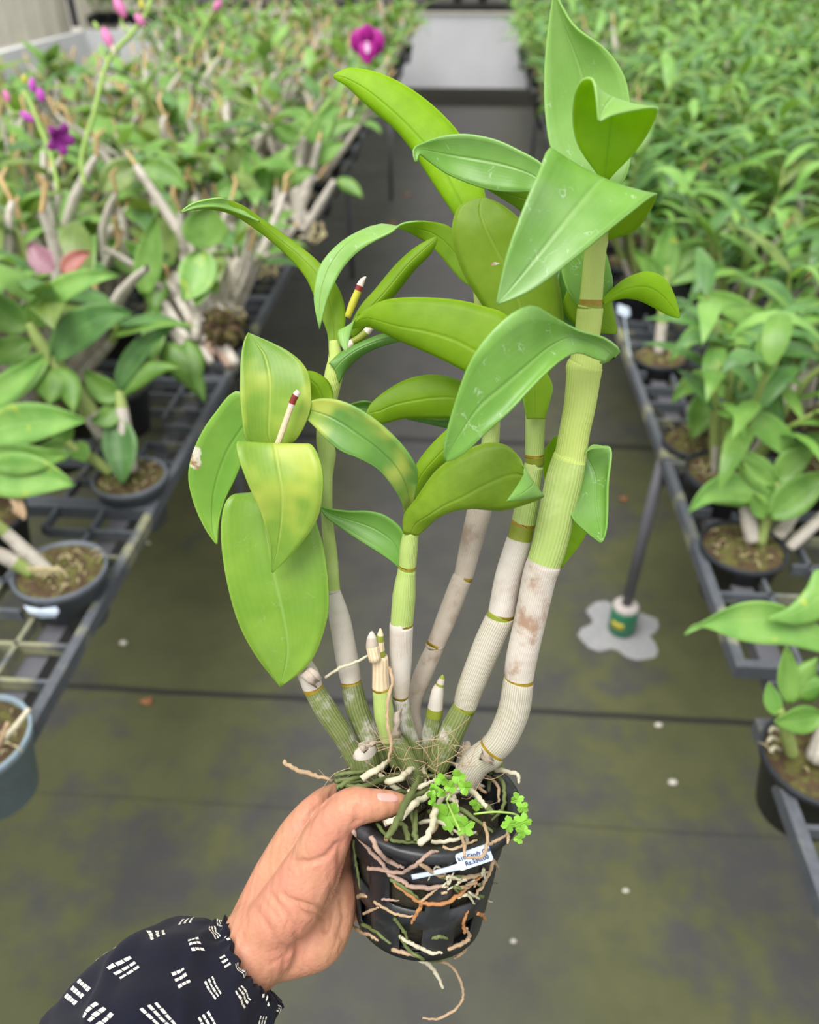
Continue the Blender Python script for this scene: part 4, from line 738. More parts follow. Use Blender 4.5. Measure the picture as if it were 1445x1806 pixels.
LF([(1062, 640), (1094, 622), (1066, 598), (1019, 584), (975, 557), (937, 539), (887, 567), (836, 627), (805, 705), (785, 781), (784, 812)], [(1061, 641), (1079, 630), (1055, 609), (1012, 594), (970, 612), (928, 647), (885, 684), (851, 712), (825, 745), (800, 785), (785, 813)], [(1060, 642), (1069, 639), (1050, 631), (1019, 621), (985, 637), (940, 679), (898, 725), (860, 759), (828, 791), (800, 810), (786, 814)], [-.016, -.020, -.024, -.030, -.038, -.045, -.050, -.052, -.052, -.050, -.048], 'T', 'leaf_top', parent=c1, cup=.004, ref=6)
LF([(1062, 530), (1080, 513), (1105, 493), (1141, 481), (1171, 493), (1189, 525), (1197, 558)], [(1063, 533), (1081, 521), (1106, 509), (1138, 506), (1163, 518), (1184, 541), (1197, 559)], [(1064, 537), (1080, 528), (1105, 524), (1130, 529), (1155, 542), (1178, 554), (1197, 560)], [.004, .004, .008, .014, .018], 'U', under='leaf_bright', parent=c1)
LF([(1030, 550), (1003, 512), (991, 467), (1000, 425)], [(1042, 550), (1036, 510), (1034, 465), (1034, 425)], [(1056, 550), (1075, 522), (1081, 492), (1068, 440)], .014, 'T', parent=c1)
LF([(1005, 500), (994, 545), (1030, 580), (1085, 588)], [(1040, 500), (1040, 540), (1060, 568), (1086, 588)], [(1072, 500), (1078, 535), (1084, 565), (1088, 588)], .026, 'U', under='leaf_under', parent=c1)
LF([(1030, 806), (1020, 850), (1008, 905), (1035, 937), (1059, 956)], [(1034, 802), (1050, 840), (1052, 890), (1058, 930), (1060, 957)], [(1038, 793), (1075, 790), (1071, 852), (1069, 925), (1061, 957)], [.012, .004, .0, -.004], 'T', 'leaf_top', parent=c1, cup=.006)
LF([(1030, 803), (1042, 793), (1060, 791), (1074, 792)], [(1032, 800), (1043, 789), (1060, 788), (1075, 792)], [(1034, 797), (1045, 785), (1062, 786), (1076, 791)], -.004, 'T', 'leaf_pale', parent=c1, cup=0)
LF([(978, 770), (960, 800), (962, 850), (975, 930), (987, 1000)], [(985, 768), (992, 810), (1000, 860), (1005, 930), (989, 1000)], [(1000, 770), (1020, 800), (1030, 850), (1037, 930), (990, 1001)], .03, 'U', under='leaf_bright', parent=c1)
LF([(712, 940), (714, 908), (735, 880), (768, 833), (804, 805), (840, 787), (873, 781), (903, 791), (926, 825), (914, 854), (894, 883)], [(724, 942), (735, 922), (757, 908), (785, 891), (816, 877), (851, 858), (885, 843), (915, 836), (942, 849), (925, 868), (894, 884)], [(738, 942), (749, 932), (770, 912), (800, 896), (830, 894), (860, 897), (888, 899), (920, 891), (961, 875), (925, 882), (895, 885)], [0, -.004, -.009, -.013, -.016, -.018, -.02, -.025, -.032, -.042, -.046], 'U', parent=c3, cup=.006, ref=4, under='leaf_olive')
LF([(722, 900), (718, 866), (727, 836), (750, 800), (783, 764), (815, 740)], [(726, 900), (732, 864), (746, 834), (770, 806), (796, 778), (816, 743)], [(730, 897), (746, 860), (765, 833), (790, 812), (810, 790), (818, 746)], .012, 'U', parent=c3)
LF([(730, 905), (730, 880), (736, 840), (728, 813), (700, 776), (655, 736), (610, 711), (570, 703), (540, 711), (525, 730)], [(722, 907), (722, 880), (714, 850), (695, 819), (662, 788), (628, 763), (592, 740), (560, 727), (538, 724), (525, 731)], [(714, 910), (711, 888), (690, 853), (665, 825), (632, 807), (602, 795), (577, 775), (554, 752), (537, 736), (525, 732)], [.008, .0, -.008, -.012, -.014, -.014, -.012, -.008, -.002, .004], 'T', 'leaf_patch', parent=c3)
LF([(712, 1000), (714, 965), (708, 935), (680, 911), (650, 903), (615, 903), (585, 899), (566, 894)], [(708, 1001), (703, 975), (690, 953), (663, 934), (636, 923), (606, 914), (582, 906), (565, 895)], [(703, 1001), (692, 990), (672, 976), (645, 959), (620, 943), (596, 926), (578, 913), (565, 896)], [.006, .01, .016, .02], 'T', 'leaf_deep', parent=c3)
# left cluster, behind then in front
LF([(480, 762), (423, 690), (375, 734), (345, 785), (332, 835), (340, 882), (360, 928), (381, 958)], [(483, 775), (442, 745), (410, 780), (390, 822), (378, 865), (374, 905), (375, 935), (382, 959)], [(486, 790), (447, 790), (430, 807), (412, 847), (396, 879), (386, 910), (383, 937), (383, 960)], [.006, .010, .014, .014, .010], 'T', 'leaf_torn', parent=c5, cup=.003)
LF([(560, 850), (450, 867), (404, 877), (390, 930), (397, 1010), (419, 1095), (452, 1158), (493, 1210)], [(562, 855), (490, 872), (466, 888), (474, 960), (485, 1020), (499, 1080), (508, 1147), (494, 1212)], [(565, 862), (545, 880), (552, 905), (570, 965), (579, 1035), (576, 1095), (548, 1168), (496, 1211)], [.03, .012, .0, -.004, -.006, -.006, -.004, .0], 'T', 'leaf_drop', parent=c5, cup=.003)
LF([(476, 792), (437, 778), (428, 735), (424, 690), (425, 640), (431, 605), (439, 586)], [(482, 792), (474, 765), (476, 715), (476, 670), (468, 630), (456, 610), (440, 587)], [(490, 792), (520, 777), (544, 732), (548, 690), (540, 650), (506, 618), (442, 588)], [.0, -.002, -.002, .0, .004, .006, .008], 'T', 'leaf_yellow', parent=c5, cup=.005)
LF([(478, 800), (440, 786), (419, 778), (421, 805), (440, 859), (460, 903), (477, 962), (479, 1008)], [(484, 800), (483, 790), (484, 783), (492, 829), (498, 867), (497, 916), (490, 966), (480, 1010)], [(492, 800), (520, 792), (548, 783), (566, 820), (569, 868), (557, 921), (520, 972), (481, 1011)], [-.002, -.010, -.016, -.022, -.024, -.022, -.020, -.018], 'T', 'leaf_yellow', parent=c5, cup=.003, ref=4)
LF([(588, 708), (585, 690), (576, 672), (556, 658), (535, 655)], [(570, 708), (566, 694), (559, 680), (546, 668), (534, 656)], [(552, 708), (546, 700), (541, 690), (536, 675), (533, 657)], .018, 'U', parent=c5)
stub(c5, [(562, 850), (540, 830), (510, 812), (486, 800)], [18, 18, 15, 12], .012, ['cane_light', 'cane_light', 'cane_light'], 'side_shoot')
# crown of the left cane
LF([(597, 630), (603, 600), (609, 560), (599, 514), (566, 468), (530, 437), (495, 411), (460, 387), (425, 362), (385, 350), (345, 357), (318, 374)], [(588, 632), (590, 600), (588, 560), (577, 515), (554, 478), (523, 447), (491, 421), (457, 394), (420, 374), (383, 362), (346, 363), (318, 375)], [(580, 630), (578, 590), (568, 560), (552, 514), (537, 484), (514, 457), (487, 430), (455, 405), (415, 378), (381, 368), (346, 368), (319, 376)], [.03, .034, .038, .042, .046, .05, .052, .05, .046, .040, .036, .034], 'U', parent=c5, cup=.002, under='leaf_under')
LF([(425, 363), (405, 353), (385, 350), (345, 358), (322, 371)], [(440, 378), (412, 364), (384, 358), (346, 362), (321, 373)], [(459, 389), (420, 374), (383, 364), (346, 366), (320, 375)], [.047, .044, .038, .034, .032], 'T', 'leaf_pale', parent=c5, cup=.001)
LF([(612, 590), (635, 545), (665, 510), (700, 468), (735, 437), (770, 418)], [(617, 593), (650, 548), (683, 511), (715, 472), (745, 443), (771, 420)], [(622, 596), (665, 551), (700, 513), (730, 475), (757, 448), (772, 423)], .042, 'U', parent=c5)
LF([(580, 642), (602, 624), (624, 611), (650, 600), (680, 591), (715, 596)], [(590, 652), (604, 636), (625, 620), (650, 608), (681, 598), (716, 597)], [(598, 676), (608, 654), (627, 634), (650, 618), (682, 606), (716, 598)], .026, 'U', 'leaf_top', 'leaf_deep', parent=c5)
# crown of the back cane
LF([(850, 500), (862, 430), (855, 345), (838, 282), (810, 237), (779, 202), (740, 169), (700, 144), (657, 127), (615, 122), (590, 134)], [(844, 500), (843, 430), (826, 385), (799, 332), (775, 288), (745, 250), (712, 215), (678, 184), (642, 156), (608, 138), (589, 135)], [(838, 500), (825, 420), (805, 380), (775, 335), (748, 294), (725, 258), (697, 225), (668, 200), (638, 174), (612, 149), (590, 137)], [.052, .060, .068, .074, .078], 'U', parent=c4, under='leaf_bright', cup=.006)
LF([(985, 325), (955, 288), (911, 264), (879, 249), (844, 240), (812, 237), (779, 241), (750, 251), (731, 262), (732, 284)], [(975, 340), (945, 312), (910, 297), (877, 288), (846, 282), (815, 277), (785, 272), (757, 266), (736, 266), (734, 285)], [(970, 352), (939, 338), (911, 338), (879, 336), (849, 330), (817, 318), (787, 304), (759, 284), (741, 270), (735, 285)], [.010, .014, .02, .024, .028, .030, .030, .028, .024, .022], 'T', 'leaf_top', parent=c4, cup=.003)
LF([(958, 345), (935, 334), (910, 334), (880, 333), (857, 330)], [(955, 380), (935, 356), (912, 348), (884, 340), (857, 331)], [(950, 430), (935, 392), (914, 369), (888, 352), (857, 333)], .032, 'U', parent=c4, cup=.0)
LF([(930, 690), (897, 620), (860, 552), (834, 510), (815, 475), (803, 440), (798, 400), (811, 364), (845, 349)], [(945, 690), (935, 610), (917, 540), (903, 500), (889, 468), (873, 437), (857, 405), (846, 372), (850, 349)], [(957, 690), (987, 610), (993, 555), (985, 500), (968, 450), (947, 417), (915, 386), (885, 362), (855, 349)], [.012, .020, .022, .022, .022, .022, .022, .024, .026], 'U', parent=c2, under='leaf_spot', cup=.004)
LF([(830, 500), (822, 440), (798, 403), (767, 392), (735, 389), (707, 394), (690, 408), (655, 427), (627, 448), (604, 474), (588, 503), (575, 535), (564, 579)], [(829, 503), (818, 470), (793, 435), (765, 413), (738, 402), (711, 398), (680, 401), (640, 414), (608, 434), (583, 468), (570, 500), (564, 535), (564, 580)], [(829, 505), (813, 493), (790, 467), (765, 438), (740, 418), (715, 404), (673, 394), (625, 411), (590, 436), (565, 467), (556, 500), (554, 535), (563, 580)], [.05, .052, .054, .054, .052, .050, .046, .042, .036, .032, .028, .026, .024], 'U', 'leaf_pale', 'leaf_under', parent=c4, cup=.0, ref=2, dL=[0, 0, 0, 0, -.004, -.008, -.008, -.004, 0, 0, 0, 0, 0], dR=[0, 0, 0, 0, .004, .008, .008, .004, 0, 0, 0, 0, 0])
LF([(940, 700), (926, 612), (896, 558), (854, 541), (814, 531), (764, 526), (709, 526), (674, 532), (645, 548), (628, 563), (621, 580), (616, 600), (612, 621)], [(935, 705), (905, 655), (872, 633), (839, 619), (802, 600), (752, 585), (706, 577), (675, 569), (646, 562), (622, 569), (608, 580), (607, 600), (611, 622)], [(930, 710), (895, 690), (860, 674), (824, 655), (790, 637), (739, 613), (704, 598), (680, 586), (652, 575), (622, 578), (597, 582), (599, 604), (610, 622)], [.010, .010, .010, .012, .014, .016, .016, .014, .010, .002, -.006, -.010, -.012], 'U', 'leaf_pale', parent=c2, cup=.004, ref=5)
LF([(868, 730), (840, 690), (805, 670), (769, 662), (735, 665), (705, 676), (675, 695), (655, 713), (647, 730)], [(867, 735), (838, 716), (803, 702), (762, 702), (722, 708), (692, 715), (672, 724), (655, 728), (647, 731)], [(866, 740), (835, 742), (800, 738), (752, 737), (714, 736), (690, 742), (672, 746), (655, 740), (648, 733)], .036, 'U', 'leaf_top', 'leaf_under', parent=c4)
LF([(805, 740), (770, 738), (735, 737), (715, 735)], [(805, 748), (770, 745), (740, 740), (716, 736)], [(803, 756), (772, 749), (742, 742), (717, 737)], .046, 'U', 'leaf_deep', 'leaf_deep', parent=c4)
LF([(662, 712), (640, 709), (612, 717)], [(660, 725), (640, 719), (612, 718)], [(655, 742), (635, 731), (613, 720)], .048, 'T', 'leaf_deep', parent=c4)
LF([(1020, 582), (995, 562), (985, 500), (990, 470)], [(1022, 578), (1006, 548), (996, 500), (995, 470)], [(1024, 572), (1018, 540), (1008, 500), (1000, 470)], .036, 'T', 'leaf_deep', parent=c2)
LF([(929, 738), (921, 702), (915, 672), (925, 645)], [(945, 738), (945, 702), (945, 672), (945, 642)], [(962, 738), (973, 700), (975, 678), (960, 648)], .004, 'U', parent=c2, cup=-.003)

# ------------------------------------------------------------------ the held orchid: roots
def root(pts, w, matn, name='root', par=HERO):
    m = MB(); q = [Vector(p) for p in pts]; n_ = len(q); ws = [w * (1 if i < n_ - 1 else .55) for i in range(n_)]
    q2, w2, _ = resample(q, [x / 2 * .92 * depth(p) / F for x, p in zip(ws, q)], 6)
    q2 = [p + Vector((hr.uniform(-1, 1), hr.uniform(-1, 1), hr.uniform(-1, 1))) * w * .00005 for p in q2]; w2 = [x * hr.uniform(.88, 1.12) for x in w2]
    m.tube(q2, w2, 8); return m.build(name, M[matn], par)
PR = lambda L, off=.002: [onpot(u, v, off) for u, v in L]
RR = lambda L, h=-.006: [rimplane(u, v, h - .003 * math.sin(i * 1.3)) for i, (u, v) in enumerate(L)]
# on the outside of the pot
for L, w, mt in (([(623, 1464), (646, 1492), (672, 1520), (688, 1542), (712, 1556), (728, 1564), (760, 1565), (790, 1562)], 9, 'root_pink'), ([(655, 1476), (668, 1502), (690, 1520), (712, 1530)], 10, 'root_pink'), ([(650, 1531), (680, 1536), (710, 1538), (738, 1522), (758, 1505), (774, 1501)], 8, 'root_pink'), ([(740, 1522), (772, 1542), (800, 1548), (832, 1546), (862, 1536)], 9, 'root_tan'), ([(694, 1555), (718, 1575), (745, 1592), (780, 1594), (808, 1580), (830, 1560), (850, 1545)], 8, 'root_rust'), ([(690, 1552), (715, 1566), (738, 1585)], 8, 'root_green'), ([(744, 1594), (735, 1612), (726, 1628)], 8, 'root_rust'), ([(742, 1592), (760, 1576), (780, 1560)], 6, 'root_tan'), ([(660, 1590), (682, 1604), (706, 1614), (730, 1616)], 6, 'root_tan'), ([(674, 1586), (690, 1587), (704, 1588)], 5, 'root_pink'), ([(642, 1612), (655, 1605), (668, 1600)], 6, 'root_tan'), ([(632, 1582), (640, 1578), (648, 1582)], 8, 'root_tan'), ([(782, 1494), (800, 1498), (820, 1490), (842, 1482)], 7, 'root_tan'), ([(862, 1490), (880, 1480), (898, 1470)], 6, 'root_tan'), ([(624, 1480), (626, 1510), (631, 1540), (636, 1570)], 6, 'root_green'), ([(704, 1652), (722, 1662), (740, 1672), (760, 1680), (782, 1680)], 8, 'root_white'), ([(705, 1650), (722, 1676), (745, 1690), (772, 1694), (798, 1688)], 7, 'root_green'), ([(790, 1674), (815, 1664), (828, 1652), (822, 1636)], 8, 'root_tan'), ([(826, 1654), (818, 1676), (802, 1690)], 8, 'root_tan'), ([(820, 1645), (818, 1625), (826, 1606)], 7, 'root_rust'), ([(870, 1518), (862, 1540), (850, 1562), (838, 1580)], 9, 'root_tan'), ([(868, 1515), (876, 1525), (880, 1535)], 6, 'root_tan'), ([(842, 1610), (850, 1614), (856, 1622)], 8, 'root_rust'), ([(692, 1674), (712, 1680), (735, 1686)], 8, 'root_tan'), ([(616, 1632), (630, 1640), (652, 1648), (668, 1660)], 8, 'root_tan'), ([(640, 1630), (665, 1645), (690, 1665)], 8, 'root_green'), ([(696, 1620), (712, 1642), (718, 1656)], 7, 'root_green'), ([(764, 1656), (776, 1652), (790, 1656)], 8, 'root_green')):
    root(PR(L), w, mt)
cl = random.Random(2)
for k in range(16):                                                  # knot of fine roots in the upper slot
    u, v = cl.uniform(765, 850), cl.uniform(1540, 1588); L = [(u, v), (u + cl.uniform(-22, 22), v + cl.uniform(-14, 10)), (u + cl.uniform(-34, 34), v + cl.uniform(-14, 14))]; root(PR(L, .001 + cl.random() * .004), cl.uniform(4, 7), cl.choice(('root_tan', 'root_white', 'root_tan', 'root_green')))
root([P(735, 1690, .49), P(758, 1702, .488), P(772, 1722, .486), P(782, 1745, .485)], 8, 'root_white'); root([P(770, 1694, .488), P(794, 1702, .486), P(812, 1730, .484), P(817, 1758, .483), P(806, 1778, .482), P(775, 1796, .481), P(745, 1796, .48)], 5, 'root_tan')
root([P(500, 1342, .447), P(520, 1356, .446), P(555, 1368, .446), P(588, 1377, .448)], 9, 'root_tan')
# over the rim and inside it
for L, w, mt, h in (([(678, 1452), (705, 1444), (728, 1420), (752, 1404), (775, 1392)], 13, 'root_white', -.012), ([(720, 1396), (745, 1386), (770, 1374)], 9, 'root_white', -.010), ([(742, 1488), (760, 1462), (768, 1428), (784, 1404)], 13, 'root_white', -.008), ([(684, 1476), (700, 1448), (722, 1406), (742, 1366)], 13, 'root_green', -.014), ([(724, 1410), (745, 1396), (770, 1386)], 12, 'root_green', -.006), ([(733, 1484), (732, 1455), (735, 1430)], 11, 'root_green', -.003), ([(720, 1484), (715, 1460), (702, 1450)], 11, 'root_green', -.002), ([(682, 1480), (688, 1466), (694, 1458)], 10, 'root_rust', -.012), ([(680, 1380), (705, 1373), (720, 1360), (737, 1350)], 13, 'root_white', -.012), ([(640, 1372), (665, 1358), (686, 1342)], 13, 'root_white', -.020), ([(590, 1378), (625, 1372), (660, 1358)], 10, 'root_green', -.006), ([(592, 1368), (620, 1362), (650, 1362)], 9, 'root_green', -.010), ([(600, 1384), (640, 1386), (690, 1370), (720, 1360)], 11, 'root_green', -.004), ([(596, 1390), (612, 1380), (640, 1378)], 12, 'root_green', -.004), ([(832, 1392), (848, 1412), (864, 1430)], 11, 'root_white', -.006), ([(858, 1424), (864, 1430), (868, 1434)], 13, 'root_green', -.005), ([(866, 1362), (885, 1376), (890, 1400), (888, 1424), (868, 1446)], 8, 'root_green', .002), ([(858, 1368), (878, 1385), (880, 1415)], 7, 'root_tan', .004), ([(874, 1358), (900, 1362), (914, 1368), (916, 1382)], 8, 'root_white', -.004), ([(815, 1476), (820, 1498), (818, 1510)], 7, 'root_tan', -.006), ([(855, 1452), (860, 1480), (850, 1510), (820, 1512)], 7, 'root_tan', -.008), ([(895, 1462), (897, 1478), (895, 1488)], 6, 'root_tan', -.006), ([(800, 1405), (806, 1420), (802, 1432)], 9, 'root_white', -.004), ([(786, 1408), (798, 1412), (808, 1428)], 8, 'root_white', -.004), ([(664, 1452), (690, 1480), (720, 1486), (760, 1482)], 7, 'root_green', .0), ([(760, 1484), (800, 1482), (840, 1468)], 8, 'root_white', .001), ([(700, 1378), (735, 1370), (790, 1372), (830, 1384)], 9, 'root_green', .0)):
    root(RR(L, h), w, mt)
for k in range(22):                                                  # more roots across the top of the medium
    a = cl.uniform(0, 6.28); r0 = cl.uniform(.1, .5); r1 = cl.uniform(.65, .95); b = a + cl.uniform(-.8, .8)
    L = [pp(RB * r0, .003, a), pp(RB * (r0 + r1) / 2, -.001 - cl.random() * .004, (a + b) / 2), pp(RB * r1, .004, b)]; root(L, cl.uniform(8, 12), cl.choice(('root_green', 'root_green', 'root_white', 'root_tan')))
m = MB()                                                             # fine dry fibres at the foot of the canes
for k in range(90):
    u, v = cl.uniform(615, 850), cl.uniform(1300, 1392); p = P(u, v, hd(v) + cl.uniform(-.012, .012)); q = RT * cl.uniform(-.012, .012) + UP * cl.uniform(-.008, .008)
    m.tube([p, p + q + UP * cl.uniform(-.006, .006), p + q * 1.8 + FW * cl.uniform(-.004, .004)], [.00022, .0002, .00012], 4, sub=3, caps=False)
o = m.build('dry_fibres', M['root_tan'], HERO); o['kind'] = 'stuff'
root([P(574, 1196, .447), P(600, 1178, .446), P(628, 1168, .444), P(657, 1152, .438)], 6, 'root_white'); root([P(686, 1176, .436), P(692, 1200, .434), P(684, 1240, .433), P(684, 1280, .433), P(690, 1312, .434), P(684, 1345, .436)], 7, 'root_tan')
# fern seedling
fe = MB(); FERN = []
def frond(cu, cv, d, rad, lobes, seed, rot=0.0, squash=.9):
    rr = random.Random(seed); m = MB(); n_ = 48; vs = [P(cu, cv, d + .0012)]; uv = [(.5, .5)]
    for k in range(n_):
        a = 2 * math.pi * k / n_; r = 1.15 * rad * (.48 + .50 * abs(math.cos(lobes * a / 2)) ** .8 + .16 * ((lobes * 2 * a / 6.2832) % 1)) * rr.uniform(.92, 1.05)
        x, y = r * math.cos(a), r * math.sin(a) * squash; vs.append(P(cu + x * math.cos(rot) - y * math.sin(rot), cv + x * math.sin(rot) + y * math.cos(rot), d + .0014 * math.sin(2 * a + seed) + .001)); uv.append((.5 + .5 * math.cos(a), .5 + .5 * math.sin(a)))
    m.add(vs, [(0, 1 + (k + 1) % n_, 1 + k) for k in range(n_)], 0, uv); return m
fern = MB(); fr = RR([(788, 1412), (796, 1398), (808, 1385)], -.014); fern.tube(fr, [.0006] * 3, 6, sub=3)
fr2 = RR([(836, 1436), (870, 1432), (900, 1434), (914, 1438)], -.008); fern.tube(fr2, [.0006] * 4, 6, sub=3); fern.tube(RR([(788, 1412), (800, 1440), (812, 1466)], -.012), [.0006] * 3, 6, sub=3)
fo = fern.build('fern_seedling', M['spike'], HERO); fo['label'] = 'small bright green fern seedling growing at the pot edge'
for cu, cv, rad, lo, sd_, rot, h in ((778, 1376, 11, 3, 1, .5, -.020), (808, 1370, 12, 3, 2, .1, -.022), (795, 1389, 10, 3, 3, .8, -.022), (820, 1389, 12, 3, 4, 1.6, -.020), (766, 1390, 8, 3, 5, .2, -.018), (762, 1402, 8, 3, 6, 1.1, -.018), (778, 1399, 8, 3, 7, .4, -.018), (763, 1415, 7, 3, 8, .9, -.018), (790, 1440, 25, 5, 9, .3, -.008), (820, 1458, 17, 5, 10, .9, -.010), (842, 1418, 12, 4, 11, .2, -.006), (913, 1410, 11, 4, 12, 1.3, -.012), (922, 1424, 10, 4, 13, .7, -.014), (922, 1450, 15, 5, 14, 1.2, -.014), (898, 1454, 13, 4, 15, 1.4, -.012), (915, 1480, 8, 3, 16, 1.0, -.012), (924, 1466, 11, 4, 17, .2, -.012)):
    o = frond(cu, cv, depth(rimplane(cu, cv, h)), rad, lo, sd_, rot).build('leaflet', [M['fern'], M['fern']], fo, False); solid(o, .0003)

# ------------------------------------------------------------------ price tag on the pot
TG = empty('plant_tag', onpot(830, 1520, .004), 'pale blue price tag lying against the front of the held black pot', 'plant tag')
dt = min(depth(onpot(u_, v_, .003)) for u_, v_ in ((802, 1508), (830, 1500), (830, 1520), (815, 1530), (850, 1510)))
tl, bl, br, tr_ = P(802, 1508, dt + .001), P(801, 1538, dt + .001), P(864, 1512, dt), P(861, 1488, dt)
bx = (tr_ - tl).normalized(); by = (bl - tl); by = (by - bx * by.dot(bx)).normalized(); nz = bx.cross(by); nz = nz if nz.dot(FW) < 0 else -nz
wd, hg = (tr_ - tl).length, (bl - tl).length * .98
def tp(x, y, z=0): return tl + bx * (x * wd) + by * (y * hg) + nz * z
m = MB(); cor = []
for cx_, cy_, a0 in ((.07, .15, 180), (.93, .15, 270), (.93, .85, 0), (.07, .85, 90)):
    for k in range(4): a = math.radians(a0 + k * 30); cor.append((cx_ + .07 * math.cos(a), cy_ + .15 * math.sin(a)))
nC = len(cor); m.add([tp(x, y, z) for z in (.0006, -.0006) for x, y in cor], [tuple(range(nC)), tuple(range(nC, 2 * nC))[::-1]] + [(k, k + nC, (k + 1) % nC + nC, (k + 1) % nC) for k in range(nC)]); m.build('label_plate', M['tag'], TG, smooth=False)
m = MB(); s0, s1, s2 = tp(0.02, .75), onpot(772, 1538, .005), onpot(727, 1547, .004); m.tube([s0, s1, s2], [.0019, .0014, .0015], 8, sub=4, ell=.45); m.build('stake', M['tag'], TG)
def text(s, x, y, size, par):
    cu = bpy.data.curves.new('lettering', 'FONT'); cu.body = s; cu.size = size; cu.extrude = .00008; cu.offset = .00006; tmp = bpy.data.objects.new('tmp', cu); COL.objects.link(tmp)
    dg_ = bpy.context.evaluated_depsgraph_get(); me = bpy.data.meshes.new_from_object(tmp.evaluated_get(dg_)); bpy.data.objects.remove(tmp); bpy.data.curves.remove(cu)
    yy = -by; org = tp(x, y, .0009); me.transform(Matrix(((bx.x, yy.x, nz.x, org.x), (bx.y, yy.y, nz.y, org.y), (bx.z, yy.z, nz.z, org.z), (0, 0, 0, 1))))
    me.materials.clear(); me.materials.append(M['ink']); o = bpy.data.objects.new('lettering', me); COL.objects.link(o); setp(o, par)
text('k10 Candy Cha', .05, .40, hg * .33, TG); text('Rs.350.00', .20, .80, hg * .38, TG)

# ------------------------------------------------------------------ hand, arm and sleeve
hm = MB()
def ht(L, n=16):
    pts = [P(u, v, d) for u, v, r, d in L]; rad = [r * d / F for u, v, r, d in L]; p2, r2, _ = resample(pts, rad, 5)
    hm.tube(p2, r2, n)
    for p, r in ((p2[0], r2[0]), (p2[-1], r2[-1])):                  # round ends
        vs = []; k1, k2 = 8, 12
        for i in range(k1 + 1):
            for j in range(k2):
                a, b = math.pi * (.02 + .96 * i / k1), 2 * math.pi * j / k2; vs.append(p + Vector((math.sin(a) * math.cos(b), math.sin(a) * math.sin(b), math.cos(a))) * r)
        fs_ = [(i * k2 + j, (i + 1) * k2 + j, (i + 1) * k2 + (j + 1) % k2, i * k2 + (j + 1) % k2) for i in range(k1) for j in range(k2)]; fs_ += [tuple(range(k2)), tuple(k1 * k2 + j for j in range(k2))[::-1]]
        hm.add(vs, fs_)
ht([(300, 1808, 74, .425), (385, 1735, 68, .436), (432, 1688, 70, .440), (470, 1650, 70, .443)])                     # forearm and wrist
ht([(440, 1672, 60, .445), (492, 1622, 66, .450), (530, 1560, 62, .452), (556, 1500, 46, .455)])                     # palm
ht([(455, 1650, 44, .436), (508, 1600, 56, .434), (545, 1545, 54, .431), (572, 1490, 44, .428), (590, 1452, 38, .424)])  # ball of the thumb
ht([(560, 1500, 42, .427), (590, 1448, 37, .423), (622, 1424, 36, .421), (645, 1421, 31, .420), (672, 1419, 27, .421), (694, 1416, 22, .423), (704, 1415, 17, .424)])   # thumb
ht([(446, 1632, 44, .452), (490, 1545, 44, .456), (530, 1470, 38, .458), (560, 1424, 26, .461), (590, 1405, 23, .478), (622, 1398, 23, .505), (670, 1398, 22, .525), (720, 1404, 20, .535), (765, 1412, 17, .530)])  # index
ht([(540, 1520, 46, .464), (590, 1510, 40, .470), (606, 1500, 28, .482), (624, 1492, 25, .505), (670, 1488, 24, .535), (730, 1490, 22, .548), (790, 1496, 17, .535)])  # middle
ht([(530, 1600, 50, .464), (586, 1580, 40, .470), (610, 1560, 28, .482), (628, 1552, 25, .505), (672, 1548, 23, .530), (730, 1548, 21, .540), (785, 1550, 16, .528)])  # ring
ht([(520, 1650, 50, .460), (580, 1630, 38, .468), (606, 1612, 25, .482), (626, 1604, 21, .502), (665, 1602, 20, .522), (710, 1600, 18, .528), (750, 1600, 14, .520)])  # little
ht([(470, 1680, 52, .446), (520, 1672, 48, .450), (560, 1655, 50, .453), (584, 1610, 44, .458), (592, 1560, 38, .460)])  # heel of the palm
hme = hm.mesh('person', [M['skin'], M['nail']]); tmp = bpy.data.objects.new('tmp', hme); COL.objects.link(tmp)
rm_ = tmp.modifiers.new('r', 'REMESH'); rm_.mode = 'VOXEL'; rm_.voxel_size = .0014; rm_.use_smooth_shade = True
sm_ = tmp.modifiers.new('s', 'SMOOTH'); sm_.factor = .5; sm_.iterations = 14
me = bpy.data.meshes.new_from_object(tmp.evaluated_get(bpy.context.evaluated_depsgraph_get())); bpy.data.objects.remove(tmp)
CREASE = [([(594, 1490), (575, 1512), (545, 1522), (520, 1520)], .0010, 4), ([(629, 1450), (632, 1436), (630, 1424)], .0010, 4), ([(512, 1588), (540, 1596), (565, 1604), (588, 1602)], .0009, 3.5), ([(500, 1578), (535, 1612), (560, 1616), (580, 1622)], .0008, 3.5), ([(478, 1580), (505, 1615), (524, 1650), (526, 1680), (515, 1712)], .0008, 4), ([(590, 1568), (580, 1600), (575, 1640)], .0012, 5), ([(602, 1590), (608, 1620), (600, 1650)], .0010, 4), ([(598, 1490), (602, 1530), (596, 1570)], .0010, 5), ([(462, 1584), (490, 1620), (510, 1655)], .0004, 3), ([(446, 1598), (475, 1640), (500, 1680), (500, 1715)], .0005, 4), ([(585, 1405), (560, 1425), (540, 1450)], .0008, 6), ([(480, 1700), (500, 1690), (520, 1670)], .0006, 4), ([(655, 1390), (657, 1398), (656, 1404)], .0003, 3), ([(620, 1388), (624, 1396)], .0003, 3)]
nrm = [v.normal.copy() for v in me.vertices]
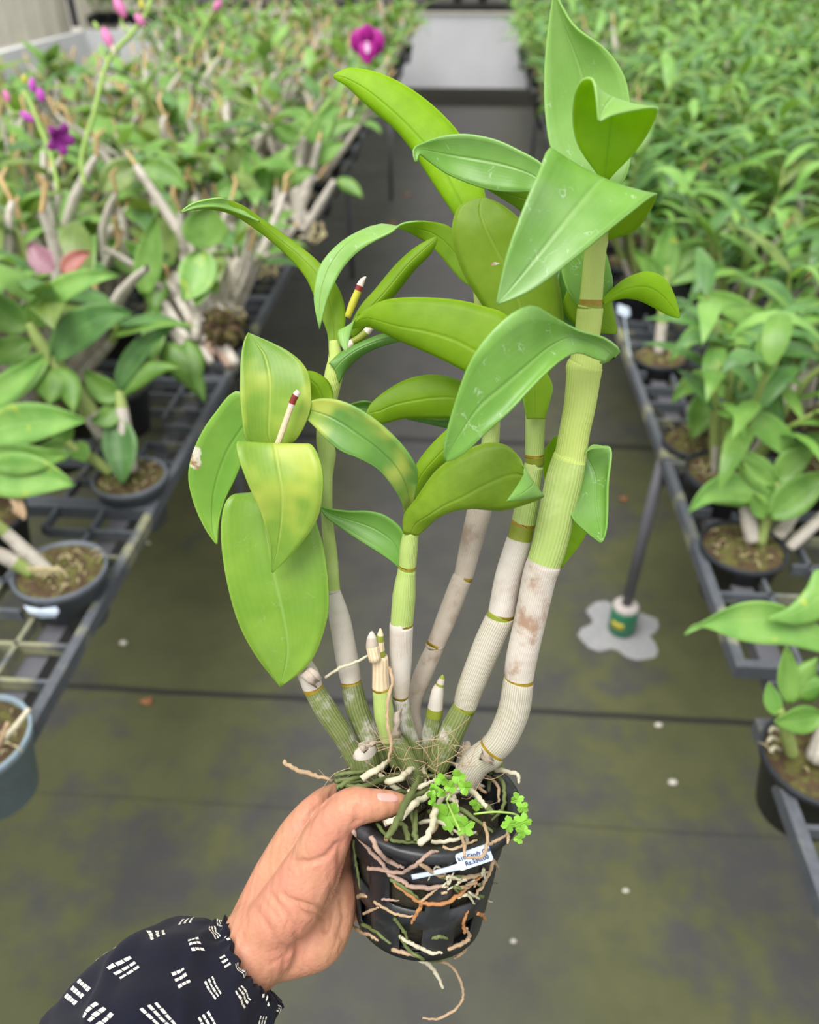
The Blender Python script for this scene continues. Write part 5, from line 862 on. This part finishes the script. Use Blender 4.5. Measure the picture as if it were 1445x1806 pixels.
for v in me.vertices:
    if nrm[v.index].dot(ray(*proj(v.co))) > 0: continue
    u, w = proj(v.co); off = 0
    for L, dp, sg in CREASE:
        best = 1e9
        for a, b in zip(L, L[1:]):
            ax_, ay_ = b[0] - a[0], b[1] - a[1]; t_ = max(0, min(1, ((u - a[0]) * ax_ + (w - a[1]) * ay_) / (ax_ * ax_ + ay_ * ay_))); best = min(best, (u - a[0] - t_ * ax_) ** 2 + (w - a[1] - t_ * ay_) ** 2)
        if best < 400: off = max(off, 1.5 * dp * math.exp(-best / (2 * sg * sg)))
    if off: v.co -= nrm[v.index] * off
HT = BVHTree.FromPolygons([v.co.copy() for v in me.vertices], [tuple(p.vertices) for p in me.polygons])
me.materials.clear(); me.materials.append(M['skin']); me.materials.append(M['nail'])
bm = bmesh.new(); bm.from_mesh(me)
def nail(q, g=8):
    rows_ = []
    for i in range(g + 1):
        row = []
        for j in range(g + 1):
            s, t_ = i / g, j / g; e_ = .5 * (1 - (abs(t_ - .5) * 2) ** 2.2)        # rounded free end and root
            s2 = s * (1 + .10 * e_) - .05 * e_; t_ = .5 + (t_ - .5) * (1 - .5 * max(0, (abs(2 * s - 1) - .45) / .55) ** 2)
            u = (q[0][0] * (1 - t_) + q[3][0] * t_) * (1 - s2) + (q[1][0] * (1 - t_) + q[2][0] * t_) * s2; v = (q[0][1] * (1 - t_) + q[3][1] * t_) * (1 - s2) + (q[1][1] * (1 - t_) + q[2][1] * t_) * s2
            r = ray(u, v).normalized(); h = HT.ray_cast(CP, r); p = h[0] if h[0] else P(u, v, .41)
            edge = min(s, 1 - s, j / g, 1 - j / g); row.append(bm.verts.new(p - r * (.0006 if edge > .05 else -.0003)))
        rows_.append(row)
    for i in range(g):
        for j in range(g):
            f = bm.faces.new((rows_[i][j], rows_[i + 1][j], rows_[i + 1][j + 1], rows_[i][j + 1])); f.material_index = 1; f.smooth = True
            if f.normal.dot(FW) > 0: f.normal_flip()
nail([(662, 1396), (702, 1400), (704, 1417), (667, 1414)])
bm.normal_update(); bm.to_mesh(me); bm.free()
PE = bpy.data.objects.new('person', me); COL.objects.link(PE); tag(PE, "person's left hand and wrist in a navy sleeve, gripping the black pot", 'person')
# sleeve: gathered cuff, baggy towards the elbow
def slv(a, s):
    """a round the arm, s from cuff (0) to out of frame (1)"""
    C_ = [P(438, 1702, .436), P(424, 1714, .434), P(382, 1748, .429), P(322, 1808, .420), P(275, 1890, .408), P(235, 2000, .392), P(200, 2120, .375)]
    Rd = [.0258, .0300, .0425, .0535, .0585, .060, .060]
    x = s * (len(C_) - 1); c = spl(C_, x); t_ = (spl(C_, min(x + .05, len(C_) - 1)) - spl(C_, max(x - .05, 0))).normalized(); nr_ = (FW - t_ * FW.dot(t_)).normalized(); bn = t_.cross(nr_)
    i = min(int(x), len(Rd) - 2); r = Rd[i] + (Rd[i + 1] - Rd[i]) * (x - i)
    ga = math.exp(-s * 9); r *= 1 + .075 * ga * math.sin(a * 17 + 1.5 * math.sin(a * 3)) + .06 * math.exp(-s * 60) + .10 * (1 - ga) * math.sin(3 * a + 9 * s) * math.sin(5 * s + a) + .085 * (1 - ga) * max(0, math.sin(5 * a + 22 * s)) ** 3 + .03 * (1 - ga) * math.sin(7 * a - 14 * s + 1) + .03 * math.sin(11 * s + 2 * a) * (1 - ga)
    return c + (nr_ * math.cos(a) + bn * math.sin(a)) * r + t_ * (ga * (.0016 * math.sin(23 * a + 2 * math.sin(4 * a)) + .003 * math.sin(2 * a + 1)))
m = MB(); na, nsv = 120, 90
vs = [slv(2 * math.pi * k / na, i / nsv) for i in range(nsv + 1) for k in range(na)]; uv = [(k / na, i / nsv) for i in range(nsv + 1) for k in range(na)]
m.add(vs, [(i * na + k, i * na + (k + 1) % na, (i + 1) * na + (k + 1) % na, (i + 1) * na + k) for i in range(nsv) for k in range(na)], 0, uv)
inner = [slv(2 * math.pi * k / na, 0) for k in range(na)]; cc = sum(inner, Vector()) / na; rim_ = [slv(2 * math.pi * k / na, 0) - (slv(2 * math.pi * k / na, 0) - cc) * f + (cc - slv(0, .1)) * 0 for f in (.0, .12, .25) for k in range(na)]
m.add(rim_, [(i * na + k, (i + 1) * na + k, (i + 1) * na + (k + 1) % na, i * na + (k + 1) % na) for i in range(2) for k in range(na)])
ctr = lambda s: sum((slv(k * math.pi / 4, s) for k in range(8)), Vector()) / 8
sr = random.Random(4)
def motif(a0, s0, rot, bars, dash):
    """woven motif: bars of short dashes lying on the cloth"""
    ka = .052
    for b in range(bars):
        for q in range(dash):
            x0 = (b - (bars - 1) / 2) * .0044 + sr.uniform(-.0002, .0002); y0 = (q - (dash - 1) / 2) * .0036; hw, hh = .0010 + sr.uniform(-.0002, .0002), .0015
            pts = []
            for dx, dy in ((-hw, -hh), (0, -hh), (hw, -hh), (hw, hh), (0, hh), (-hw, hh)):
                X, Y = x0 + dx, y0 + dy; xr = X * math.cos(rot) - Y * math.sin(rot); yr = X * math.sin(rot) + Y * math.cos(rot); a, s = a0 + xr / ka, s0 + yr / .235
                p = slv(a, max(0.002, s)); o_ = (p - ctr(max(.002, s))).normalized(); pts.append(p + o_ * .00035)
            m.add(pts, [(0, 1, 4, 5), (1, 2, 3, 4)], 1)
for i in range(8):
    for k in range(9):
        a0 = 2 * math.pi * (k + (.5 if i % 2 else 0)) / 9 + sr.uniform(-.08, .08); s0 = .07 + i * .105 + sr.uniform(-.012, .012); motif(a0, s0, (math.pi / 2 if (i + k) % 2 else 0) + sr.uniform(-.2, .2), 3, 3 + (i + k) % 2)
o = m.build('sleeve', [M['navy'], M['thread']], PE); o['label'] = 'navy cotton sleeve with white woven dashes and a gathered cuff'
print('crowd', NP, len(COL.objects))
